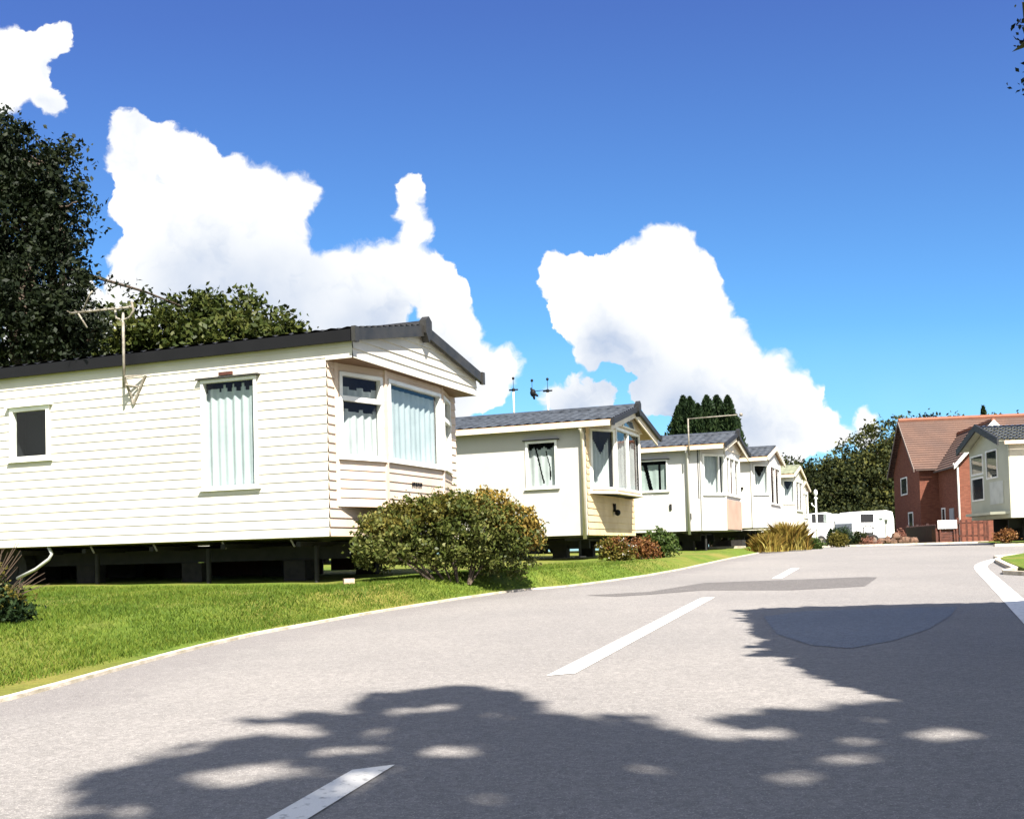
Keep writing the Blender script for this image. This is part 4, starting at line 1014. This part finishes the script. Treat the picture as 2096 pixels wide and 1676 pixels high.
q = MB(); q.tube([(-.2, 0, .5), (-.24, 0, .8), (-.1, 0, .9), (.1, 0, .9), (.24, 0, .8), (.2, 0, .5)], .025, 6); q.build('handle', steel, root, True)
q = MB(); q.ball((0, 0, .6), .15, 10, 6, .7); q.build('filling', lamp_white, root, True)
def rockpile(px, Y, n, spread, label, mat):
    p = at(px, 1110, Y); root = empty('rock', (p.x, Y, farz + .02)); tag(root, label, 'rock pile'); v_all = MB()
    for k in range(n):
        cx, cy = random.uniform(-spread, spread), random.uniform(-.3, .5); r = random.uniform(.1, .26); b0 = len(v_all.v); v_all.ball((cx, cy, r * .5 + random.uniform(0, .35) * (1 - abs(cx) / spread)), r, 8, 5, .8)
        for i in range(b0, len(v_all.v)):
            x, y, z = v_all.v[i]; j = 1 + .12 * math.sin(i * 12.9); v_all.v[i] = (cx + (x - cx) * j, y, z * j)
    v_all.build('stones', mat, root); return root
r_ = rockpile(1836, 50, 16, .7, 'rounded heap of brown garden stones left of the dark fence', stone)

# ------------------------------------------------------------------ shrubs
def shrub(loc, parts, label, cat='shrub', group=None, stems=5, h=.5):
    """parts=[(blobs,mat,leafsize,nclumps,per,crad)]"""
    root = empty('shrub', loc); tag(root, label, cat, group); q = MB()
    for k in range(stems):
        b = random.choice(parts[0][0]); q.tube([(b[0] * .3, b[1] * .3, -.03), (b[0] * .7 + random.uniform(-.1, .1), b[1] * .7, b[2] * .6), (b[0] + random.uniform(-.2, .2), b[1] + random.uniform(-.1, .1), b[2] + b[5] * .6)], .018, 5, .006)
    q.build('stem', bark, root)
    for (bl, mt, ls, nc, per, cr) in parts:
        leaf_mesh('foliage', clumps(bl, nc, per, cr, .8), ls, [mt], root, up=.4)
    return root
b0 = Vector((-.62, 14.05, .0)); gz = lawn_z(b0.x, b0.y)
def rel(px, py, Y): p = at(px, py, Y); return (p.x - b0.x, p.y - b0.y, p.z - gz)
def blob(px, py, Y, r, ry=None, rz=None, base=None): 
    q = rel(px, py, Y); return (q[0], q[1], q[2], r, ry or r, rz or r)
main = [blob(790, 1120, 13.2, .36, .3, .36), blob(850, 1095, 13.6, .42, .36, .44), blob(920, 1095, 14.0, .46, .42, .50), blob(990, 1100, 14.4, .52, .45, .52), blob(1045, 1120, 14.7, .46, .45, .46), blob(780, 1138, 13.1, .28, .26, .18), blob(880, 1138, 13.8, .46, .3, .2), blob(1000, 1140, 14.4, .5, .36, .22)]
gold = [blob(1000, 1045, 14.5, .30, .25, .20), blob(1055, 1080, 14.6, .30, .27, .26), blob(1085, 1105, 14.7, .2, .2, .18), blob(975, 1055, 14.4, .2, .2, .15)]
olive = [blob(850, 1060, 13.6, .35, .3, .14), blob(920, 1050, 14.0, .3, .3, .16), blob(790, 1088, 13.2, .24, .2, .12)]
shrub((b0.x - .04, b0.y + .05, gz + .07), [(main, L_bush, .055, 620, 34, .12), (olive, L_olive, .05, 200, 30, .1), (gold, L_gold, .055, 300, 34, .10)], 'large rounded green bush with golden tips on the lawn before the nearest home', stems=14)
# shrub bottom left
p = at(5, 1272, 8.9); gz2 = lawn_z(p.x, 8.9)
root = shrub((p.x, 8.9, gz2), [([(-.25, .1, .18, .32, .3, .2), (.05, 0, .12, .16, .2, .14)], L_con, .045, 260, 26, .08), ([(-.3, .1, .38, .34, .2, .18), (.1, 0, .2, .2, .15, .1)], L_olive, .03, 90, 14, .06)], 'twiggy half bare bush at the left edge of the lawn', stems=4)
q = MB()
for k in range(24):
    a = random.uniform(-1.0, 1.25); l = random.uniform(.35, .64); e = Vector((math.sin(a) * l * .8 - .05, random.uniform(-.1, .1), .12 + math.cos(a) * l))
    m_ = Vector((-.15, 0, .05)).lerp(e, .5) + Vector((random.uniform(-.05, .05), 0, .04)); q.tube([(-.15, 0, 0), m_, e], .007, 5, .002)
    q.tube([m_, m_ + (e - m_) * .5 + Vector((random.uniform(-.1, .1), 0, .08))], .005, 4, .002)
q.build('twigs', pmat('twig', (.09, .06, .04), .9), root)
# mixed shrubs by the second home
def px_shrub(px, w_px, h_px, Y, mt, label, ls=.06, extra=None, n=120, gz_=None, cat='shrub', group=None, oy=0):
    ppm = F / Y; p = at(px, 1120, Y); g = lawn_z(p.x, Y) if gz_ is None else gz_; rw = w_px / ppm / 2; rh = h_px / ppm / 2
    bl = [(-rw * .45, 0, rh * .8, rw * .55, rw * .5, rh * .8), (rw * .45, .1, rh * .75, rw * .55, rw * .5, rh * .75), (0, .05, rh * 1.0, rw * .6, rw * .5, rh * .95)]
    pr = [(bl, mt, ls, n, 22, rw * .28)]
    if extra: pr += extra(bl, rw, rh)
    return shrub((p.x, Y, g), pr, label, cat, group, stems=5)
px_shrub(1262, 75, 52, 21.0, L_olive, 'low yellowish shrub with red leaves at the foot of the tan fronted home', .06, lambda bl, rw, rh: [([(0, 0, rh * 1.2, rw * .8, rw * .5, rh * .6)], L_red, .05, 40, 14, .1), ([(0, -.1, rh * .9, rw, rw * .5, rh * .9)], L_white, .035, 18, 3, .08)])
px_shrub(1316, 70, 44, 21.6, L_red, 'russet spreading shrub between the yellowish shrub and the taller green one', .05)
px_shrub(1350, 80, 64, 22.6, L_green, 'taller fresh green shrub with arching stems in front of the pink fronted home', .07)
px_shrub(2062, 48, 26, 32.2, L_red, 'low russet plants on bare earth beneath the right hand home', .06, gz_=.78, n=90)
# straw coloured grasses by the fourth home
def grass_clump(px, w_px, h_px, Y, mt, label, n=700, zg=None):
    ppm = F / Y; p = at(px, 1120, Y); g = lawn_z(p.x, Y) if zg is None else zg; root = empty('ornamental_grass', (p.x, Y, g)); tag(root, label, 'ornamental grass')
    rw = w_px / ppm / 2; h = h_px / ppm; mb = MB()
    P = np.stack([rng.normal(size=n) * rw * .45, rng.normal(size=n) * rw * .3, np.zeros(n)], 1); hh = h * rng.uniform(.4, 1.05, n) * np.clip(1.1 - np.abs(P[:, 0]) / (rw * 1.6), .3, 1)
    lean = np.stack([rng.normal(size=n) * .22 + P[:, 0] * .4, rng.normal(size=n) * .2, np.ones(n)], 1)
    mid = P + lean * (hh * .55)[:, None]; tip = P + lean * hh[:, None] + np.stack([lean[:, 0] * hh * .5, lean[:, 1] * hh * .3, -hh * .08], 1)
    wv = np.stack([rng.normal(size=n), rng.normal(size=n), np.zeros(n)], 1); wv /= np.linalg.norm(wv, axis=1)[:, None]; wv *= .014
    v = np.stack([P - wv, P + wv, mid + wv, tip + wv * .2, tip - wv * .2, mid - wv], 1).reshape(-1, 3); f = np.arange(n * 6).reshape(-1, 6)
    npmesh('blades', v, f, [mt], root); return root
grass_clump(1572, 62, 42, 30.8, L_grassy, 'low straw coloured grass clump at the lawn end, left of the taller one', 1700)
grass_clump(1612, 70, 64, 32.5, L_grassy, 'tall straw and orange grass clump in front of the far white homes', 2600)
px_shrub(1604, 50, 56, 33.4, L_olive, 'yellow green bush behind the tall straw grass', .07)
px_shrub(1662, 46, 22, 35, L_green, 'low flat green clipped mound right of the straw grass', .06, gz_=farz, n=160)
px_shrub(1718, 40, 34, 40, L_olive, 'small domed yellow green bush by the far road edge', .06, gz_=farz, n=160)
px_shrub(1722, 52, 46, 44, L_con, 'dark green mound behind the small domed bush', .07, gz_=farz, n=160)
px_shrub(1760, 36, 34, 49, L_far, 'dark low shrub left of the handled pot', .07, gz_=farz)
px_shrub(1782, 40, 18, 48, L_pink, 'low pink flowering plants at the roadside under the pot', .05, gz_=farz, n=60)
px_shrub(1846, 26, 34, 50.5, L_pink, 'small pink flowering bush beside the brown stones', .06, gz_=farz, n=60)
def conifer(px, ytop, Y, rw, label, group=None, n=2600, ls=.16, base=None, mt=None, zb=.3):
    top = at(px, ytop, Y); g = farz if base is None else base; h = top.z - g; root = empty('conifer', (top.x, Y, g)); tag(root, label, 'conifer', group)
    q = MB(); q.tube([(0, 0, 0), (0, 0, h * .96)], max(.03, h * .018), 7, .01); q.build('trunk', bark, root)
    t = rng.random(n) ** .75 * (1 - zb / h) + zb / h; th = rng.random(n) * 6.283; lob = 1 + .22 * np.sin(th * 3 + t * 22) + .15 * np.sin(th * 5 - t * 31)
    r = rw * (1 - t) ** .7 * lob * (rng.random(n) ** .35); P = np.stack([r * np.cos(th), r * np.sin(th), t * h], 1)
    d = np.stack([np.cos(th) * .5, np.sin(th) * .5, np.full(n, 1.0)], 1)
    leaf_mesh('crown', P, ls, [mt or L_con], root, dirs=d, aspect=.4); return root
conifer(1700, 1082, 42, .28, 'little dark pointed conifer left of the domed bush', n=700, ls=.07, zb=.05)
conifer(1646, 1068, 36, .14, 'very thin dark young conifer beside the far white homes', n=400, ls=.06, zb=.05)
cg = 'conifers behind the third home'
for (px, yt, rw, lb) in ((1388, 832, .9, 'leftmost dark conifer of the group behind the third home'), (1398, 812, 1.0, 'tall dark conifer second from the left behind the third home'),
    (1412, 814, .9, 'tall dark conifer third from the left behind the third home'), (1428, 828, .8, 'shorter conifer in the middle of the group behind the third home'), (1446, 811, 1.0, 'tall conifer left of the bare aerial boom, behind the third home'),
    (1466, 811, 1.1, 'tall conifer second from the right behind the third home'), (1489, 811, .8, 'narrow pointed conifer at the right end of the group behind the third home'), (1500, 842, .9, 'short bushy conifer at the right foot of the group behind the third home')):
    conifer(px, yt, 56 + random.uniform(-1.5, 1.5), rw * 1.9, lb, cg, n=6500, ls=.24)

# ------------------------------------------------------------------ trees
def branch_extra(mb):
    pass
ba = at(60, 500, 23); B0 = (ba.x, 24.0, .5)
def tb(px, py, Y, r, ry=None, rz=None, base=B0): p = at(px, py, Y); return (p.x - base[0], p.y - base[1], p.z - base[2], r, ry or r, rz or r)
blobs = [tb(30, 350, 24, 1.0), tb(100, 345, 24, .72), tb(120, 430, 24, .75), tb(-60, 440, 24.5, 1.8), tb(50, 480, 24, 1.0), tb(135, 520, 24, .68), tb(20, 610, 24, 1.5), tb(125, 625, 23.7, .9), tb(80, 705, 24, 1.25), tb(165, 700, 23.8, .65), tb(-120, 620, 25, 2.0), tb(-20, 315, 24.5, .9)]
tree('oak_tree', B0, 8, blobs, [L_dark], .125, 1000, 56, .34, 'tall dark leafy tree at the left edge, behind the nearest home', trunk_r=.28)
B1 = (at(430, 700, 28).x, 28.0, .6)
bl = [tb(300, 690, 28, 1.0, base=B1), tb(390, 680, 28, 1.0, base=B1), tb(465, 660, 28.3, 1.0, .9, .85, base=B1), tb(530, 690, 28, .9, base=B1), tb(575, 705, 28, .7, base=B1), tb(440, 760, 28, 1.6, base=B1), tb(300, 790, 28, 1.4, base=B1), tb(240, 700, 28, .9, base=B1)]
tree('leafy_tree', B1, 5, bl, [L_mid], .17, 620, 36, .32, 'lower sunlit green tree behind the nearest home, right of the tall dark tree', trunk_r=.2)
# long bare pole-like branch above it
q = MB(); A = at(210, 572, 25); Bp = at(375, 628, 27)
root = empty('leaning_branch', tuple(A)); tag(root, 'long thin bare branch leaning out between the two trees above the roof', 'branch')
lr = Bp - A; q.tube([(-.9, .2, .35), (0, 0, 0), tuple(lr * .5 + Vector((0, 0, .05))), tuple(lr)], .045, 7, .02); q.build('wood', bark, root)
leaf_mesh('leaves', np.array(lr)[None, :] * rng.random((110, 1)) + rng.normal(size=(110, 3)) * .13, .13, [L_dark], root)
# woodland at the back
wood = [(1596, 935, 92, 3.2, 'L'), (1640, 945, 96, 3.4, 'L'), (1688, 940, 92, 3.4, 'L'), (1735, 912, 94, 3.8, 'M'), (1785, 872, 96, 4.2, 'M'), (1830, 848, 98, 4.3, 'M'), (1884, 850, 104, 4.0, 'L'), (1935, 852, 108, 3.8, 'L'), (2045, 850, 110, 3.5, 'L'), (2092, 852, 112, 3.2, 'L')]
names = ['first dark tree from the left in the wood behind the far homes', 'second tree from the left in the wood, behind the lamp post', 'third tree from the left in the wood, above the short white caravan', 'mid height green tree above the grey end of the long caravan', 'tall broad green tree above the long white caravan', 'tallest tree of the wood, touching the left gable of the brick house', 'dark tree top showing above the left part of the brick house roof', 'dark tree top showing above the middle of the brick house roof', 'dark tree top above the white gable of the brick house', 'dark tree top at the far right above the house roof']
for (px, yt, Y, r, k), nm in zip(wood, names):
    t_ = at(px, yt, Y); g = farz; h = t_.z - g; bs = [(0, 0, h - r * .7, r * .75, r * .7, r * .7), (-r * .5, -.6, h - r * 1.3, r * .7, r * .6, r * .7), (r * .5, .3, h - r * 1.35, r * .7, r * .6, r * .7), (0, -1.0, max(r * .6, h * .42), r * .95, r * .7, r * .9), (r * .4, -.8, max(1.2, h * .22), r * .9, r * .6, r * .8), (-r * .5, -.8, max(1.2, h * .22), r * .9, r * .6, r * .8)]
    tree('woodland_tree', (t_.x, Y, g), h * .9, bs, [L_far if k == 'L' else leafmat('wood leaves', [(0.008, 0.013, 0.004), (0.024, 0.031, 0.008), (0.11, 0.105, 0.022)], .7, .15)], .34, 470, 30, .75, nm, group='trees of the wood at the back', trunk_r=.22)
conifer(2012, 832, 100, 1.6, 'pointed conifer top rising above the brick house roof beside the white gable', n=1800, ls=.4)
q = MB()
for k in range(20):
    pass
hd = empty('hedge', (at(1755, 1109, 88).x, 88, farz)); tag(hd, 'dark hedge at the foot of the wood behind the white caravans', 'hedge')
leaf_mesh('foliage', np.stack([rng.uniform(-8, 8, 5200), rng.normal(size=5200) * .5, rng.uniform(0, 3.0, 5200)], 1), .34, [L_far], hd)

# ------------------------------------------------------------------ trees out of frame whose shade falls on the road
def inpoly(x, y, poly):
    ins = np.zeros(len(x), bool); n = len(poly); j = n - 1
    for i in range(n):
        xi, yi = poly[i]; xj, yj = poly[j]
        c = ((yi > y) != (yj > y)) & (x < (xj - xi) * (y - yi) / (yj - yi + 1e-12) + xi); ins ^= c; j = i
    return ins
def G(px, py): p = gp(px, py); return (p.x, p.y)
polyA = [G(1542, 1248), G(1600, 1245), G(1750, 1241), G(1900, 1237), G(2096, 1232), (9.5, 10.9), (9.5, 6.6), (5.5, 5.6), G(2020, 1470), G(1830, 1425), G(1700, 1392), G(1600, 1340), G(1560, 1300)]
polyB = [(-1.6, 1.0), G(150, 1676), G(165, 1610), G(250, 1580), G(400, 1545), G(470, 1520), G(560, 1490), G(640, 1462), G(780, 1440), G(790, 1418), G(900, 1411), G(1035, 1414), G(1070, 1440), G(1110, 1462), G(1200, 1470), G(1230, 1490), G(1300, 1488), G(1400, 1505), G(1450, 1500), G(1530, 1462), G(1700, 1455), G(1830, 1440), G(1980, 1440), G(2200, 1440), (9, 5.5), (9, 0), (6, -4), (-1, -3)]
holes = [(620,1497,55,14),(480,1590,95,16),(560,1575,80,12),(700,1535,60,9),(715,1610,40,22),(910,1540,65,12),(990,1635,62,14),(250,1660,60,14),(900,1448,45,8),(1010,1464,35,7),(1330,1571,45,12),(1530,1502,90,10),(1600,1500,40,8),(1905,1503,60,12),(1760,1555,75,11),(1650,1597,50,8),(2050,1558,55,14),(1755,1515,40,8),(560,1450,50,10),(780,1500,40,14),(650,1530,30,9),(1400,1480,60,8)]
S3 = np.array(SUN)
hr = random.Random(5)
for _ in range(75):
    y_ = hr.uniform(1435, 1676); holes.append((hr.uniform(150, 2096), y_, hr.uniform(10, 34), hr.uniform(3, 7)))
holes = [(a, b, c * 1.25 + 6, d * 1.3 + 3) for a, b, c, d in holes]
def shade_tree(name, poly, hrange, n, ls, trunk, label, jit, extra_keep=None):
    xs = [p[0] for p in poly]; ysx = [p[1] for p in poly]
    # clumped sampling on the ground footprint, then raised along the sun direction into a crown
    k = n // 14; cx = rng.uniform(min(xs), max(xs), k * 6); cy = rng.uniform(min(ysx), max(ysx), k * 6); ok = inpoly(cx, cy, poly); cx, cy = cx[ok][:k], cy[ok][:k]
    m = len(cx); x = np.repeat(cx, 14) + rng.normal(size=m * 14) * jit; y = np.repeat(cy, 14) + rng.normal(size=m * 14) * jit
    hh = np.repeat(rng.uniform(hrange[0], hrange[1], m), 14) + rng.normal(size=m * 14) * .15
    ok = inpoly(x, y, poly) | (rng.random(len(x)) < .12); z0 = np.array([prof(q) for q in y])
    pts = np.stack([x, y, z0], 1)
    for (hx_, hy_, a_, b_) in holes:
        q = np.array([project(p) if p[1] > .8 else (-9999, -9999) for p in pts[:]]) if False else PROJ(pts)
        e = (((q[:, 0] - hx_) / a_) ** 2 + ((q[:, 1] - hy_) / b_) ** 2) * (1.05 + .55 * np.sin(q[:, 0] / 9 + hx_) * np.cos(q[:, 1] / 4 + hy_)); ok &= ~(e < 1)
    pts = pts + S3[None, :] * ((hh - 0) / S3[2])[:, None]
    q = PROJ(pts); inside = (q[:, 0] > -10) & (q[:, 0] < 2106) & (q[:, 1] > -30) & (q[:, 1] < 1700) & (pts[:, 1] > .2)
    ok &= ~inside
    pts = pts[ok]
    root = empty(name, trunk); tag(root, label, 'tree', 'roadside trees that shade the foreground')
    T = np.array(trunk); loc = pts - T; q = MB(); c = loc.mean(0)
    limb(q, (0, 0, -.1), (c[0] * .5, c[1] * .5, c[2] * .8), .26, .14, 7, .1)
    fork = Vector((c[0] * .5, c[1] * .5, c[2] * .8))
    for j in rng.choice(len(loc), 22): limb(q, fork * random.uniform(.7, 1.0), Vector(loc[j]), .07, .012, 5, .15)
    q.build('trunk', bark, root, True)
    leaf_mesh('crown', loc, ls, [L_mid], root, aspect=.75); return root
def PROJ(p):
    M = np.array(CR.transposed()); q = (p - np.array([0, 0, EYE])) @ M.T; z = np.where(-q[:, 2] < .05, .05, -q[:, 2])
    return np.stack([CX + F * q[:, 0] / z, CY - F * q[:, 1] / z], 1)
shade_tree('oak_tree', polyA, (4.0, 7.2), 60000, .24, (9.2, 5.5, prof(5.5)), 'roadside tree out to the right whose crown casts the straight edged shade', .10)
shade_tree('oak_tree', polyB, (8.5, 12.5), 75000, .27, (6.5, -5.0, prof(-5)), 'tall roadside tree behind the viewpoint that shades the near road', .12)
# leaf sprays reaching into the top right corner
ov = empty('overhanging_branch', tuple(at(2200, 90, 7.4))); tag(ov, 'dark leafy twigs reaching in at the top right corner', 'branch')
o3 = Vector(at(2200, 90, 7.4)); q = MB(); LP = []
for (px, py) in ((2084, 45), (2080, 52), (2088, 88), (2092, 92), (2096, 165), (2094, 185), (2092, 5), (2100, 30), (2110, 60), (2115, 100), (2110, 180), (2120, 20)):
    e = at(px, py, 7.4) - o3; q.tube([(0, 0, 0), tuple(e * .6 + Vector((0, 0, .03))), tuple(e)], .006, 4, .003)
    for k in range(7 if px > 2095 else 4): LP.append(np.array(e) + rng.normal(size=3) * (.022 if px < 2095 else .05))
q.build('twigs', bark, ov); leaf_mesh('leaves', np.array(LP), .045, [L_dark], ov)

# ------------------------------------------------------------------ grass blades on the near lawn
n = 130000
gy = 5.0 + 16 * rng.random(n * 2) ** 1.15; xe = np.interp(gy, EY, EX)
gd = .06 + rng.random(n * 2) ** 1.4 * 5.5; gx = xe - gd
ex = np.where(gy < 10.5, .16 * np.clip((10.5 - gy) / 4, .1, 1), .01); ok = (gd > ex + .03 + .1 * rng.random(n * 2))
pr = PROJ(np.stack([gx, gy, np.zeros(n * 2) + .3], 1)); ok &= (pr[:, 0] > -60) & (rng.random(n * 2) < np.clip((21 - gy) / 9, 0, 1))
lx = (gx - c1.x) * UX.x + (gy - 13.07) * UX.y; ly = (gx - c1.x) * UY.x + (gy - 13.07) * UY.y
ok &= ~((lx < .2) & (ly > -.38))
gx, gy = gx[ok][:n], gy[ok][:n]; n = len(gx)
gz_ = np.array([lawn_z(a, b) for a, b in zip(gx, gy)])
P = np.stack([gx, gy, gz_ - .005], 1); hh = rng.uniform(.018, .045, n); ang = rng.random(n) * 6.283
wv = np.stack([np.cos(ang), np.sin(ang), np.zeros(n)], 1) * .005; ln = rng.normal(size=(n, 3)) * .5; ln[:, 2] = 1
v = np.stack([P - wv, P + wv, P + ln * hh[:, None]], 1).reshape(-1, 3)
go = npmesh('grass', v, np.arange(n * 3).reshape(-1, 3), [L_grass]); tag(go, 'short mown green grass along the left side of the road', 'grass', kind='stuff')
# brick lying by the slab
p = at(714, 1188, 12.75); bo = empty('brick', (p.x, p.y, lawn_z(p.x, p.y)), .3); tag(bo, 'pale pink brick lying at the corner of the concrete slab', 'brick')
q = MB(); q.box(-.06, .06, -.05, .05, .0, .07); q.build('block', pmat('pale brick', (.55, .38, .28), .9), bo)
